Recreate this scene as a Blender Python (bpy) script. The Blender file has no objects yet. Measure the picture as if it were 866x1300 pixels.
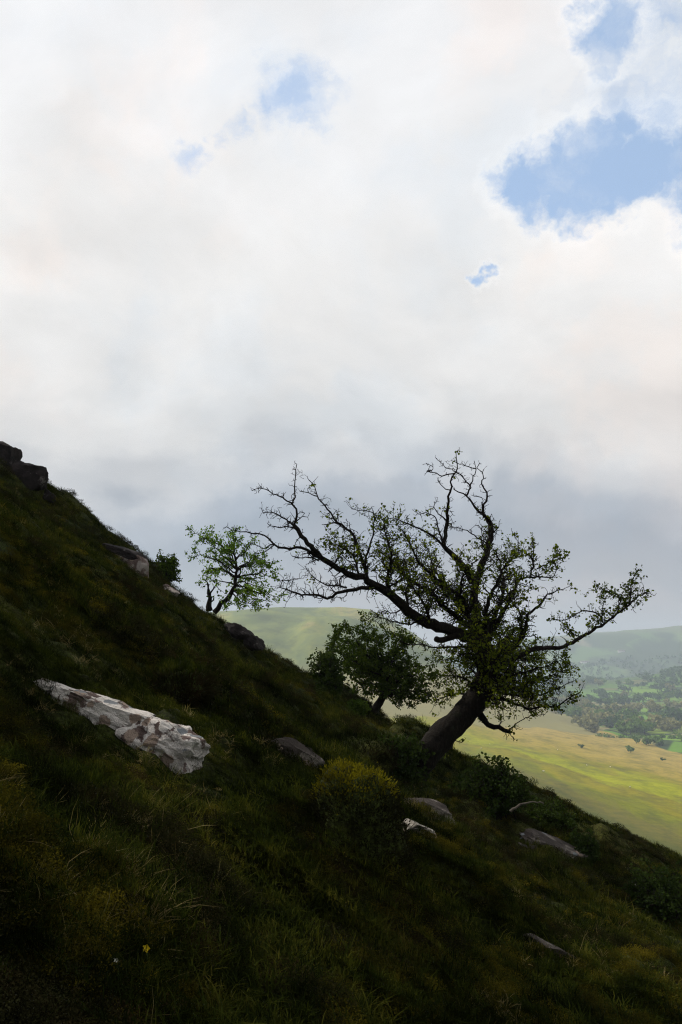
import bpy, bmesh, math, random
import numpy as np
from mathutils import Vector, noise as mnoise

random.seed(7)
RNG = np.random.default_rng(7)
R = math.radians
scene = bpy.context.scene
COL = scene.collection

# ------------------------------------------------------------------ camera
F_PX, CX, CY, PITCH = 1126.0, 433.0, 650.0, math.atan(180 / 1126.0)
cam_data = bpy.data.cameras.new("camera")
cam = bpy.data.objects.new("camera", cam_data)
COL.objects.link(cam)
cam.location = (0, 0, 0)
cam.rotation_euler = (R(90) + PITCH, 0, 0)
cam_data.sensor_fit = 'VERTICAL'
cam_data.sensor_height = 36.0
cam_data.lens = F_PX / 1300 * 36.0
cam_data.clip_start = 0.05
cam_data.clip_end = 30000
scene.camera = cam

# ------------------------------------------------------------------ look
scene.view_settings.view_transform = 'Standard'
scene.view_settings.look = 'None'
scene.view_settings.exposure = 0.0
scene.view_settings.gamma = 1.0
scene.view_settings.use_curve_mapping = False
scene.render.engine = 'CYCLES'
cy = scene.cycles
cy.use_denoising = True
cy.denoising_prefilter = 'NONE'
cy.filter_width = 1.15
cy.max_bounces = 4
cy.diffuse_bounces = 2
cy.use_light_tree = False
cy.glossy_bounces = 2
cy.transmission_bounces = 3
cy.transparent_max_bounces = 8
cy.volume_bounces = 0
cy.sample_clamp_indirect = 4.0

# ------------------------------------------------------------------ sun
SUN_ELEV, SUN_AZ = R(37.5), R(-60)        # azimuth from +Y, clockwise: ahead and to the left, grazing down the slope
SUN_DIR = Vector((math.sin(SUN_AZ) * math.cos(SUN_ELEV), math.cos(SUN_AZ) * math.cos(SUN_ELEV), math.sin(SUN_ELEV)))
sun_data = bpy.data.lights.new("sun", 'SUN')
sun_data.energy = 4.4
sun_data.angle = R(0.6)
sun_data.color = (1.0, 0.93, 0.82)
sun = bpy.data.objects.new("sun", sun_data)
sun.rotation_euler = SUN_DIR.to_track_quat('Z', 'Y').to_euler()
sun.location = (-60, -20, 90)
COL.objects.link(sun)


def pix_dir(px, py):
    u = (px - CX) / F_PX
    v = (CY - py) / F_PX
    c, s = math.cos(PITCH), math.sin(PITCH)
    return Vector((u, c - v * s, s + v * c))


def at(px, py, Y):
    d = pix_dir(px, py)
    return d * (Y / d.y)


# ------------------------------------------------------------------ node helpers
class NT:
    def __init__(self, tree):
        self.t = tree
        self.n = tree.nodes
        self.l = tree.links

    def node(self, kind, **kw):
        nd = self.n.new(kind)
        for k, v in kw.items():
            setattr(nd, k, v)
        return nd

    def put(self, sock, val):
        if val is None:
            return
        if isinstance(val, bpy.types.NodeSocket):
            self.l.new(val, sock)
        else:
            sock.default_value = val

    def math(self, op, a, b=None, c=None, clamp=False):
        nd = self.node('ShaderNodeMath', operation=op, use_clamp=clamp)
        self.put(nd.inputs[0], a)
        self.put(nd.inputs[1], b)
        self.put(nd.inputs[2], c)
        return nd.outputs[0]

    def vmath(self, op, a, b=None, scale=None):
        nd = self.node('ShaderNodeVectorMath', operation=op)
        self.put(nd.inputs[0], a)
        self.put(nd.inputs[1], b)
        if scale is not None:
            self.put(nd.inputs['Scale'], scale)
        return nd.outputs['Value'] if op in ('DISTANCE', 'LENGTH', 'DOT_PRODUCT') else nd.outputs['Vector']

    def noise(self, vec, scale, detail=4.0, rough=0.5, dist=0.0):
        nd = self.node('ShaderNodeTexNoise')
        self.put(nd.inputs['Vector'], vec)
        self.put(nd.inputs['Scale'], scale)
        self.put(nd.inputs['Detail'], detail)
        self.put(nd.inputs['Roughness'], rough)
        self.put(nd.inputs['Distortion'], dist)
        return nd.outputs['Fac'], nd.outputs['Color']

    def voronoi(self, vec, scale, feature='F1', rand=1.0):
        nd = self.node('ShaderNodeTexVoronoi', feature=feature)
        self.put(nd.inputs['Vector'], vec)
        self.put(nd.inputs['Scale'], scale)
        self.put(nd.inputs['Randomness'], rand)
        return nd

    def smap(self, val, a, b, lo=0.0, hi=1.0, kind='SMOOTHSTEP'):
        nd = self.node('ShaderNodeMapRange', interpolation_type=kind)
        self.put(nd.inputs['Value'], val)
        nd.inputs['From Min'].default_value = a
        nd.inputs['From Max'].default_value = b
        nd.inputs['To Min'].default_value = lo
        nd.inputs['To Max'].default_value = hi
        return nd.outputs[0]

    def mix(self, fac, a, b, mode='MIX'):
        nd = self.node('ShaderNodeMix', data_type='RGBA', blend_type=mode)
        self.put(nd.inputs[0], fac)
        for s, v in ((nd.inputs[6], a), (nd.inputs[7], b)):
            if isinstance(v, (tuple, list)) and len(v) == 3:
                v = (*v, 1)
            self.put(s, v)
        return nd.outputs[2]

    def ramp(self, fac, stops, interp='LINEAR'):
        nd = self.node('ShaderNodeValToRGB')
        nd.color_ramp.interpolation = interp
        el = nd.color_ramp.elements
        while len(el) < len(stops):
            el.new(0.5)
        for e, (p, c) in zip(el, stops):
            e.position = p
            e.color = (*c, 1)
        self.put(nd.inputs[0], fac)
        return nd.outputs[0]


# ------------------------------------------------------------------ world: blue sky behind broken white cloud
world = bpy.data.worlds.new("World")
scene.world = world
world.use_nodes = True
world.cycles.sampling_method = 'MANUAL'
world.cycles.sample_map_resolution = 512
W = NT(world.node_tree)
W.n.clear()
SKY_STRENGTH = 0.15
sky = W.node('ShaderNodeTexSky', sky_type='NISHITA')
sky.sun_disc = False
sky.sun_elevation = SUN_ELEV
sky.sun_rotation = SUN_AZ
sky.altitude = 300
sky.air_density = 1.0
sky.dust_density = 0.6
sky.ozone_density = 1.5
tc = W.node('ShaderNodeTexCoord')
d0 = tc.outputs['Generated']
_, wc1 = W.noise(d0, 5.0, 4, 0.62)
warp = W.vmath('SCALE', W.vmath('SUBTRACT', wc1, (0.5, 0.5, 0.5)), scale=0.10)
_, wc2 = W.noise(d0, 22.0, 4, 0.65)
warp2 = W.vmath('SCALE', W.vmath('SUBTRACT', wc2, (0.5, 0.5, 0.5)), scale=0.06)
dw = W.vmath('ADD', W.vmath('ADD', d0, warp), warp2)
def gap_field(lst, outer, inner):
    g_ = None
    for gx, gy, gr, gs in lst:
        dist = W.vmath('DISTANCE', dw, tuple(pix_dir(gx, gy).normalized()))
        m_ = W.smap(dist, gr / F_PX * outer, gr / F_PX * inner, 0.0, gs, 'LINEAR')
        g_ = m_ if g_ is None else W.math('MAXIMUM', g_, m_)
    return g_


clear = gap_field([(690, 246, 40, 1), (735, 232, 52, 1), (785, 226, 46, 1), (770, 190, 40, 1), (840, 205, 50, .95), (880, 190, 50, .95), (815, 160, 30, .8), (725, 262, 32, 1), (760, 50, 32, .95), (755, 95, 18, .8),
                   (622, 356, 13, .9), (930, 250, 60, .9), (385, 124, 20, .62)], 1.7, 0.35)
thin = gap_field([(822, 110, 85, .62), (846, 20, 50, .8), (900, 60, 70, .6), (388, 120, 44, .86), (350, 138, 34, .72), (310, 158, 26, .66), (275, 172, 20, .55), (236, 194, 24, .74), (345, 85, 20, .5),
                  (622, 356, 22, .5), (985, 120, 70, .6), (850, 250, 40, .6)], 1.5, 0.2)
# the same broken cover goes on all round: random gaps away from those in view
far_n, _ = W.noise(W.vmath('ADD', d0, (3.7, 1.9, 0.0)), 2.3, 3, 0.55)
front = W.smap(W.vmath('DISTANCE', d0, tuple(pix_dir(433, 400).normalized())), 0.62, 0.8)
clear = W.math('MAXIMUM', clear, W.math('MULTIPLY', W.smap(far_n, 0.60, 0.70), front))
fine, _ = W.noise(W.vmath('MULTIPLY', dw, (1.0, 1.0, 1.5)), 13, 6, 0.62)
fz = W.math('SUBTRACT', fine, 0.5)
cl = W.smap(W.math('ADD', clear, W.math('MULTIPLY', fz, 1.1)), 0.28, 0.78)
th = W.math('MULTIPLY', W.smap(W.math('ADD', thin, W.math('MULTIPLY', fz, 1.3)), 0.2, 0.9), 0.85)
veil, _ = W.noise(W.vmath('MULTIPLY', dw, (1.0, 1.0, 1.4)), 7, 5, 0.6)
gap = W.math('MULTIPLY', W.math('MAXIMUM', cl, th), W.smap(veil, 0.33, 0.60, 0.45, 1.0))
rim = W.math('MULTIPLY', W.smap(clear, 0.02, 0.4), 0.07)
sep = W.node('ShaderNodeSeparateXYZ')
W.l.new(d0, sep.inputs[0])
big, _ = W.noise(W.vmath('MULTIPLY', dw, (1.0, 1.0, 1.5)), 2.6, 3, 0.55)


def billow(vec):
    a_, _ = W.noise(vec, 2.1, 6, 0.52, 0.4)
    return a_


dq = W.vmath('ADD', W.vmath('MULTIPLY', d0, (1.6, 1.6, 2.1)), W.vmath('SCALE', warp, scale=1.2))
bil = billow(W.vmath('ADD', dq, (0.9, 4.4, 1.3)))
bil2 = billow(W.vmath('ADD', dq, (0.9 - 0.05, 4.4, 1.3 + 0.11)))
relief = W.math('SUBTRACT', bil, bil2)                       # the lit upper side of each billow against its grey base
zz = W.math('ADD', sep.outputs[2], W.math('MULTIPLY', W.math('SUBTRACT', big, 0.5), 0.20))
zz = W.math('ADD', zz, W.math('MULTIPLY', relief, 0.17))
base = W.ramp(zz, [(0.0, (.45, .48, .52)), (0.05, (.47, .49, .53)), (0.09, (.40, .44, .495)), (0.13, (.37, .415, .48)), (0.165, (.44, .48, .54)), (0.20, (.62, .635, .66)),
                   (0.24, (.77, .77, .77)), (0.30, (.86, .85, .84)), (0.42, (.90, .89, .88)), (0.60, (.90, .905, .92)), (1.0, (.87, .88, .90))], 'EASE')
pf, _ = W.noise(W.vmath('ADD', dw, (7.1, 0.4, 2.2)), 4.2, 3, 0.55)
tint = W.ramp(pf, [(0.32, (.93, .965, 1.0)), (0.5, (.985, .985, .985)), (0.66, (1.06, 1.0, .965))], 'EASE')
cloud = W.mix(1.0, base, tint, 'MULTIPLY')
shade = W.math('ADD', W.math('ADD', 1.0, W.math('MULTIPLY', relief, 0.52)), rim)
cloud10 = W.vmath('SCALE', cloud, scale=W.math('MULTIPLY', shade, 1.0 / SKY_STRENGTH))
# a thin white veil lies over the blue as well
blue = W.mix(0.58, sky.outputs[0], (3.5, 4.7, 6.5))
skycol = W.mix(gap, cloud10, blue)
bg = W.node('ShaderNodeBackground')
W.l.new(skycol, bg.inputs['Color'])
bg.inputs['Strength'].default_value = SKY_STRENGTH
wo = W.node('ShaderNodeOutputWorld')
W.l.new(bg.outputs[0], wo.inputs['Surface'])


# ------------------------------------------------------------------ object helpers
def tag(o, label=None, cat=None, group=None, kind=None):
    if label:
        o['label'] = label
    if cat:
        o['category'] = cat
    if group:
        o['group'] = group
    if kind:
        o['kind'] = kind
    return o


def empty(name, loc):
    o = bpy.data.objects.new(name, None)
    o.empty_display_size = 0.2
    o.location = loc
    COL.objects.link(o)
    return o


def make_mesh(name, V, tris=None, quads=None, mat=None, smooth=False):
    """numpy mesh builder"""
    me = bpy.data.meshes.new(name)
    V = np.asarray(V, dtype=np.float32).reshape(-1, 3)
    parts, starts, tot = [], [], 0
    if tris is not None and len(tris):
        t = np.asarray(tris, dtype=np.int32).reshape(-1, 3)
        parts.append(t.ravel())
        starts.append(np.arange(len(t), dtype=np.int32) * 3)
        tot += t.size
    if quads is not None and len(quads):
        q = np.asarray(quads, dtype=np.int32).reshape(-1, 4)
        parts.append(q.ravel())
        starts.append(np.arange(len(q), dtype=np.int32) * 4 + tot)
        tot += q.size
    me.vertices.add(len(V))
    me.vertices.foreach_set('co', V.ravel())
    if parts:
        loops = np.concatenate(parts)
        st = np.concatenate(starts)
        me.loops.add(len(loops))
        me.loops.foreach_set('vertex_index', loops)
        me.polygons.add(len(st))
        me.polygons.foreach_set('loop_start', st)
        me.update(calc_edges=True)
        if smooth:
            me.polygons.foreach_set('use_smooth', np.ones(len(st), dtype=bool))
    if mat:
        me.materials.append(mat)
    me.validate()
    me.update()
    return me


def obj(name, me, parent=None, loc=None):
    o = bpy.data.objects.new(name, me)
    COL.objects.link(o)
    if parent is not None:
        o.parent = parent
    if loc is not None:
        o.location = loc
    return o


# ------------------------------------------------------------------ numpy noise
_perm = RNG.permutation(4096)
_grad = RNG.uniform(-1, 1, 4096)


def vnoise(x, y, seed=0):
    x = np.asarray(x, float)
    y = np.asarray(y, float)
    xi = np.floor(x).astype(np.int64)
    yi = np.floor(y).astype(np.int64)
    fx, fy = x - xi, y - yi
    fx = fx * fx * fx * (fx * (fx * 6 - 15) + 10)
    fy = fy * fy * fy * (fy * (fy * 6 - 15) + 10)

    def h(a, b):
        return _grad[_perm[(_perm[(a + seed * 131) & 4095] + b) & 4095]]
    return (h(xi, yi) * (1 - fx) + h(xi + 1, yi) * fx) * (1 - fy) + (h(xi, yi + 1) * (1 - fx) + h(xi + 1, yi + 1) * fx) * fy


def fbm(x, y, oct=4, seed=0):
    s, a = 0, 1.0
    for i in range(oct):
        s = s + a * vnoise(x * 2 ** i + 17.3 * i, y * 2 ** i - 9.1 * i, seed + i)
        a *= 0.5
    return s


def sstep(a, b, x):
    t = np.clip((x - a) / (b - a), 0, 1)
    return t * t * (3 - 2 * t)


# ------------------------------------------------------------------ terrain functions
EYE = 1.3


def hill_smooth(x, y):
    x = np.asarray(x, float)
    y = np.asarray(y, float)
    w = x + 0.032 * np.maximum(0, y - 21.5) ** 2
    k = 1.2
    soft_l = k * np.logaddexp(0, -w / k)           # ~max(0,-w)
    soft_r = k * np.logaddexp(0, w / k)
    # uphill side 0.75, easing to a plateau about 55 m out
    up = np.where(soft_l < 50, 0.685 * soft_l, 0.685 * 50 + 14 * (1 - np.exp(-(soft_l - 50) * 0.685 / 14)))
    return -EYE - 0.05 - k * math.log(2) * (0.685 - 0.445) + up - 0.445 * soft_r


BUMPS = []   # (x, y, r, h)
MOUNDS = []


def hill(x, y):
    x = np.asarray(x, float)
    y = np.asarray(y, float)
    z = hill_smooth(x, y)
    near = sstep(60, 30, np.hypot(x, y)) * sstep(0.8, 3.0, np.hypot(x, y))
    z = z + near * (0.19 * fbm(x / 1.7, y / 1.7, 3, 1) + 0.20 * np.abs(fbm(x / 0.7, y / 0.7, 2, 5)) + 0.06 * np.abs(fbm(x / 0.26, y / 0.26, 2, 15)) * sstep(16, 9, y) + 0.3 * vnoise(x / 5.0, y / 5.0, 9))
    # little terraces trodden by sheep along the contour
    z = z + near * 0.05 * np.sin((x * 0.9 + 0.25 * fbm(x / 2, y / 2, 2, 3)) * 5.0) * sstep(6, 12, y)
    z = z + (1 - near) * 0.5 * fbm(x / 9.0, y / 9.0, 3, 2) * sstep(20, 60, np.hypot(x, y))
    for bx, by, br, bh in BUMPS:
        q = ((x - bx) ** 2 + (y - by) ** 2) / (br * br)
        z = z + bh * np.exp(-q * q * 0.8)
    top = np.zeros_like(z)
    for bx, by, br, bh in MOUNDS:
        q = ((x - bx) ** 2 + (y - by) ** 2) / (br * br)
        top = np.maximum(top, bh * np.exp(-q * q * 0.8))
    return z + top


def hill_hit(px, py, fn=hill, y0=1.8, y1=45.0):
    d = pix_dir(px, py)
    d = d / d.y
    ys = np.geomspace(y0, y1, 900)
    gap_ = d.z * ys - fn(d.x * ys, ys)
    k = np.argmax(gap_ < 0) if (gap_ < 0).any() else int(np.argmin(np.where(ys < 27, gap_ / ys, 9)))
    y = float(ys[k])
    x = d.x * y
    return Vector((x, y, float(fn(x, y))))


for bpx, bpy_, br, bh in [(553, 975, 1.1, 0.36), (225, 872, 0.5, 0.22), (470, 955, 0.7, 0.25), (300, 985, 0.5, 0.12),
                          (560, 1120, 0.5, 0.18), (330, 1190, 0.45, 0.12), (700, 1190, 0.6, 0.15), (610, 1040, 0.6, 0.2), (60, 1120, 0.4, 0.12),
                          (330, 800, 1.1, 0.3), (160, 705, 1.5, 0.45), (35, 612, 2.0, 0.5), (450, 900, 1.0, 0.25)]:
    p = hill_hit(bpx, bpy_, hill_smooth)
    BUMPS.append((p.x, p.y, br, bh))


_r = np.random.default_rng(19)
KEYS = [(55, 875), (110, 900), (165, 930), (220, 965), (265, 978), (340, 950), (375, 970), (410, 985), (400, 1045), (450, 1055), (500, 1055), (520, 1058), (570, 1058), (600, 1040), (630, 1035),
        (665, 1085), (700, 1095), (738, 1100), (800, 1115), (860, 1125), (780, 1050), (830, 1075), (870, 1090), (740, 1030), (186, 1210), (150, 1222), (178, 1180), (286, 1288), (690, 1212)]
for _ in range(330):          # tussocky mounds all over the slope
    my = float(_r.uniform(2.8, 11))
    mx = float(_r.uniform(-.5, .5) * my)
    mr = float(_r.uniform(.16, .42) * (1 + my * .03))
    mpx, mpy = CX + mx / my * F_PX, 830 - float(hill_smooth(mx, my)) / my * F_PX
    if any(a_ < mpx < c_ and b_ < mpy < d_ for a_, b_, c_, d_ in ((-60, 830, 320, 1075), (300, 900, 440, 1060), (740, 1040, 960, 1210), (370, 930, 540, 1130), (470, 980, 600, 1120), (630, 1050, 760, 1140), (560, 900, 900, 1075), (250, 1260, 320, 1340), (140, 1180, 220, 1250))):
        continue          # open ground in front of the stones and along the lower skyline
    mh = mr * float(_r.uniform(.28, .58))
    hides = False
    for kx, ky in KEYS:       # no mound stands in the way of the stones, the hummock or the bushes
        dk = pix_dir(kx, ky)
        dk = dk / dk.y
        if abs(dk.x * my - mx) < mr * 1.25 and dk.z * my < float(hill_smooth(mx, my)) + mh + .10 and my < 13:
            hides = True
    if not hides:
        MOUNDS.append((mx, my, mr, mh))


def mound_height(x, y):
    z = np.zeros_like(x)
    for bx, by, br, bh in MOUNDS:
        q = ((x - bx) ** 2 + (y - by) ** 2) / (br * br)
        z = np.maximum(z, np.exp(-q * q * 0.8))
    return z


def valley(x, y):
    x = np.asarray(x, float)
    y = np.asarray(y, float)
    moor = 0.100 * np.maximum(0, 415 - x)
    moor = np.minimum(moor, 75)
    z = -120 + moor
    z = z + 2.2 * fbm(x / 160, y / 260, 3, 21) * sstep(900, 100, x) + 1.6 * fbm(x / 90, y / 90, 3, 23)
    # wooded rise in the middle of the vale
    z = z + 74 * np.exp(-(((y - 2900) / 420) ** 2)) * sstep(520, 1250, x + 60 * fbm(x / 300, y / 300, 2, 4))
    return z


def bluff(x, y):
    x = np.asarray(x, float)
    y = np.asarray(y, float)
    top = np.interp(x, [-2500, -700, -260, -120, 0, 70, 120, 170, 215, 262, 330, 430, 600], [104, 104, 106, 112, 116, 108, 84, 55, 20, -22, -66, -104, -135])
    xx = x + 25 * fbm(x / 120, y / 200, 3, 31)
    f = sstep(1180, 2200, y + 90 * fbm(x / 170, y / 300, 3, 33))
    f = f * (0.86 + 0.14 * f)
    foot = -120 + 0.100 * np.maximum(0, 415 - x) - 4
    z = foot + (top - foot) * f + 5 * fbm(xx / 60, y / 140, 3, 35) * sstep(0, .3, f) * sstep(1.0, .6, f)
    return z


def ridge(x, y):
    x = np.asarray(x, float)
    y = np.asarray(y, float)
    top = np.interp(x, [-2000, 300, 900, 1250, 1500, 1750, 1950, 2300, 3200, 6000], [-40, 0, 50, 92, 118, 138, 156, 172, 190, 200])
    f = sstep(3700, 5300, y + 160 * fbm(x / 420, y / 500, 3, 41))
    return -124 + (top + 124) * f + 7 * fbm(x / 240, y / 300, 3, 43) * f


def grid_mesh(name, xs, ys, fn, mat):
    X, Y = np.meshgrid(xs, ys)
    Z = fn(X, Y)
    V = np.stack([X, Y, Z], -1).reshape(-1, 3)
    ny, nx = X.shape
    i = np.arange(ny - 1)[:, None] * nx + np.arange(nx - 1)[None]
    Q = np.stack([i, i + 1, i + nx + 1, i + nx], -1).reshape(-1, 4)
    return make_mesh(name, V, quads=Q, mat=mat, smooth=True)


# ------------------------------------------------------------------ materials
def new_mat(name):
    m = bpy.data.materials.new(name)
    m.use_nodes = True
    t = NT(m.node_tree)
    t.n.clear()
    out = t.node('ShaderNodeOutputMaterial')
    return m, t, out


def principled(t, out, col, rough=0.9, spec=0.2, normal=None):
    p = t.node('ShaderNodeBsdfPrincipled')
    t.put(p.inputs['Base Color'], (*col, 1) if isinstance(col, tuple) and len(col) == 3 else col)
    t.put(p.inputs['Roughness'], rough)
    t.put(p.inputs['Specular IOR Level'], spec)
    if normal is not None:
        t.l.new(normal, p.inputs['Normal'])
    t.l.new(p.outputs[0], out.inputs['Surface'])
    return p


def bump(t, h, strength=0.5, dist=0.02):
    b = t.node('ShaderNodeBump')
    b.inputs['Strength'].default_value = strength
    b.inputs['Distance'].default_value = dist
    t.l.new(h, b.inputs['Height'])
    return b.outputs[0]


def wpos(t):
    return t.node('ShaderNodeNewGeometry').outputs['Position']


def leaf_mat(name, stops, trans=0.35, patch=0.6, inst=False, patch_stops=None):
    """thin leaf or blade: diffuse + translucent, every leaf its own tone, drifting in patches"""
    m, t, out = new_mat(name)
    geo = t.node('ShaderNodeNewGeometry')
    r = geo.outputs['Random Per Island']
    if inst:
        oi = t.node('ShaderNodeObjectInfo')
        r = t.math('ADD', t.math('MULTIPLY', r, 0.35), t.math('MULTIPLY', oi.outputs['Random'], 0.65))
    n, _ = t.noise(geo.outputs['Position'], patch, 3, 0.55)
    f = t.math('ADD', t.math('MULTIPLY', r, 0.5), t.math('MULTIPLY', t.smap(n, 0.34, 0.66, kind='LINEAR'), 0.5))
    if inst:        # every tuft its own tone as well
        n2, _ = t.noise(geo.outputs['Position'], 5.5, 3, 0.6)
        f = t.math('ADD', t.math('MULTIPLY', f, 0.6), t.math('MULTIPLY', t.smap(n2, 0.32, 0.68, kind='LINEAR'), 0.4))
    col = t.ramp(f, stops)
    dif = t.node('ShaderNodeBsdfDiffuse')
    t.l.new(col, dif.inputs['Color'])
    tr = t.node('ShaderNodeBsdfTranslucent')
    t.l.new(t.mix(1.0, col, (1.15, 1.2, 0.55), 'MULTIPLY'), tr.inputs['Color'])
    mx = t.node('ShaderNodeMixShader')
    mx.inputs[0].default_value = trans
    t.l.new(dif.outputs[0], mx.inputs[1])
    t.l.new(tr.outputs[0], mx.inputs[2])
    t.l.new(mx.outputs[0], out.inputs['Surface'])
    return m


M = {}
# hillside soil and thatch
m, t, out = new_mat('hillside_turf')
P = wpos(t)
n1, _ = t.noise(P, 0.5, 5, 0.6)
n2, _ = t.noise(P, 9.0, 5, 0.65)
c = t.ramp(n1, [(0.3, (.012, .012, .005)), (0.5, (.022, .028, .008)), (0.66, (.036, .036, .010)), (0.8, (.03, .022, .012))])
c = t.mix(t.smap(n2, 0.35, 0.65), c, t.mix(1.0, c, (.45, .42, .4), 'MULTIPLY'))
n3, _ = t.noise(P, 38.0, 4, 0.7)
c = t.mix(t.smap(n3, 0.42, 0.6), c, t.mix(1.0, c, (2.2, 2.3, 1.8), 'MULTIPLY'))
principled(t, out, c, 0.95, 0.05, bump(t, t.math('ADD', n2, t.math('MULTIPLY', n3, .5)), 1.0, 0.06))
M['turf'] = m

# valley: moor bands, then hedged fields
m, t, out = new_mat('valley_grass')
P = wpos(t)
sp = t.node('ShaderNodeSeparateXYZ')
t.l.new(P, sp.inputs[0])
cc = t.math('ADD', sp.outputs[0], t.math('MULTIPLY', t.math('SUBTRACT', sp.outputs[1], 646), 0.29))
wn, _ = t.noise(t.vmath('MULTIPLY', P, (1.0, 0.28, 0.0)), 0.016, 5, 0.6)
wn2, _ = t.noise(t.vmath('MULTIPLY', P, (1.0, 0.16, 0.0)), 0.05, 6, 0.7)
cc = t.math('ADD', cc, t.math('MULTIPLY', t.math('SUBTRACT', wn, 0.5), 150))
cc = t.math('ADD', cc, t.math('MULTIPLY', t.math('SUBTRACT', wn2, 0.5), 130))
moorc = t.ramp(t.math('DIVIDE', cc, 500), [(0.10, (.045, .075, .010)), (0.22, (.075, .085, .012)), (0.30, (.13, .115, .020)), (0.37, (.16, .17, .006)),
                                           (0.42, (.23, .20, .006)), (0.46, (.18, .155, .010)), (0.50, (.27, .28, .004)), (0.57, (.25, .25, .006)), (0.62, (.23, .20, .014)), (0.70, (.31, .235, .042)), (0.86, (.34, .25, .065))])
sm, _ = t.noise(P, 0.12, 6, 0.7)
moorc = t.mix(t.smap(sm, 0.42, 0.62, 0, 0.55), moorc, t.mix(1.0, moorc, (.62, .7, .6), 'MULTIPLY'))
sm2, _ = t.noise(t.vmath('MULTIPLY', P, (1, .5, 0)), 0.03, 6, 0.7)
mo, _ = t.noise(t.vmath('MULTIPLY', P, (1, .3, 0)), 0.06, 5, 0.75)
moorc = t.mix(t.smap(mo, 0.46, 0.66, 0, 0.6), moorc, t.mix(1.0, moorc, (.5, .55, .6), 'MULTIPLY'))
moorc = t.mix(t.smap(sm2, 0.47, 0.66, 0, 0.6), moorc, (.095, .095, .018))
vo = t.voronoi(t.vmath('MULTIPLY', P, (1.0, 0.62, 0.0)), 0.0085, 'F1', 0.8)
fields = t.ramp(t.node('ShaderNodeSeparateColor').outputs[0], [(0, (.1, .15, .03)), (1, (.1, .15, .03))])
sc_ = t.node('ShaderNodeSeparateColor')
t.l.new(vo.outputs['Color'], sc_.inputs[0])
fields = t.ramp(sc_.outputs[0], [(0.0, (.11, .22, .025)), (0.35, (.15, .26, .03)), (0.6, (.19, .26, .035)), (0.8, (.12, .18, .03)), (0.92, (.19, .17, .07))], 'CONSTANT')
fields = t.mix(t.smap(sm, 0.35, 0.7, 0, 0.35), fields, (.075, .10, .03))
ed = t.voronoi(t.vmath('MULTIPLY', P, (1.0, 0.62, 0.0)), 0.0085, 'DISTANCE_TO_EDGE', 0.8)
fields = t.mix(t.smap(ed.outputs['Distance'], 0.03, 0.018), fields, (.035, .055, .02))
edge = t.math('ADD', sp.outputs[0], t.math('MULTIPLY', t.math('SUBTRACT', wn, 0.5), 45))
far_f = t.smap(sp.outputs[1], 2500, 3000)
c = t.mix(t.smap(edge, 411, 418), moorc, fields)
c = t.mix(t.math('MULTIPLY', far_f, t.smap(sm2, .36, .52)), c, (.045, .065, .028))
principled(t, out, c, 0.95, 0.05, bump(t, sm, 0.6, 1.0))
M['valley'] = m

m, t, out = new_mat('far_hill_grass')
P = wpos(t)
sp = t.node('ShaderNodeSeparateXYZ')
t.l.new(P, sp.inputs[0])
a, _ = t.noise(t.vmath('MULTIPLY', P, (1.0, .35, 1.0)), 0.006, 6, 0.62, 0.6)
b, _ = t.noise(t.vmath('MULTIPLY', P, (1.0, .5, 2.5)), 0.022, 6, 0.65)
c = t.ramp(a, [(0.32, (.10, .12, .05)), (0.46, (.13, .16, .06)), (0.56, (.19, .21, .06)), (0.68, (.32, .25, .10))])
c = t.mix(t.smap(b, 0.45, 0.68, 0, .75), c, (.085, .10, .045))
low = t.smap(t.math('ADD', sp.outputs[2], t.math('MULTIPLY', a, 60)), 20, -20)
c = t.mix(t.math('MULTIPLY', low, 0.7), c, (.24, .20, .085))
bz, _ = t.noise(P, 0.08, 5, 0.7)
principled(t, out, c, 0.95, 0.05, bump(t, bz, 0.7, 3.0))
M['bluff'] = m

m, t, out = new_mat('distant_ridge_fields')
P = wpos(t)
vo = t.voronoi(t.vmath('MULTIPLY', P, (1.0, 0.5, 0.0)), 0.0045, 'F1', 0.9)
sc_ = t.node('ShaderNodeSeparateColor')
t.l.new(vo.outputs['Color'], sc_.inputs[0])
c = t.ramp(sc_.outputs[0], [(0.0, (.10, .16, .055)), (0.4, (.13, .18, .06)), (0.65, (.06, .085, .035)), (0.85, (.17, .16, .09))], 'CONSTANT')
a, _ = t.noise(t.vmath('MULTIPLY', P, (1.0, .45, 0.0)), 0.0028, 6, 0.65)
c = t.mix(t.smap(a, 0.46, 0.56), c, (.05, .07, .035))
sp = t.node('ShaderNodeSeparateXYZ')
t.l.new(P, sp.inputs[0])
c = t.mix(t.smap(sp.outputs[2], 90, 150), c, (.12, .135, .07))
principled(t, out, c, 0.95, 0.05)
M['ridge'] = m

# leaves, blades
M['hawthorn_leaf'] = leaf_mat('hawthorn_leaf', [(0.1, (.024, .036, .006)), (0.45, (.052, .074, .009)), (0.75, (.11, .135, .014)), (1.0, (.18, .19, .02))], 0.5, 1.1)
M['bright_leaf'] = leaf_mat('sunlit_hawthorn_leaf', [(0.1, (.045, .085, .012)), (0.5, (.09, .165, .022)), (1.0, (.18, .26, .035))], 0.5, 1.2)  # brighter green carries the sunlight on the small skyline hawthorn
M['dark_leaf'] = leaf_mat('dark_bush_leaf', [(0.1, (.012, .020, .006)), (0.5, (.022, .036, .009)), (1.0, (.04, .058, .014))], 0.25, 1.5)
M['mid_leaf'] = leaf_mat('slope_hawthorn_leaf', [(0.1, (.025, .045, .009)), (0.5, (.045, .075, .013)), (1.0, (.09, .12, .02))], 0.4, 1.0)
M['dull_leaf'] = leaf_mat('dull_hawthorn_leaf', [(0.1, (.016, .028, .006)), (0.5, (.030, .050, .009)), (1.0, (.065, .09, .015))], 0.35, 1.0)  # duller, darker leaf tone of the bent-stemmed hawthorn
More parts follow.
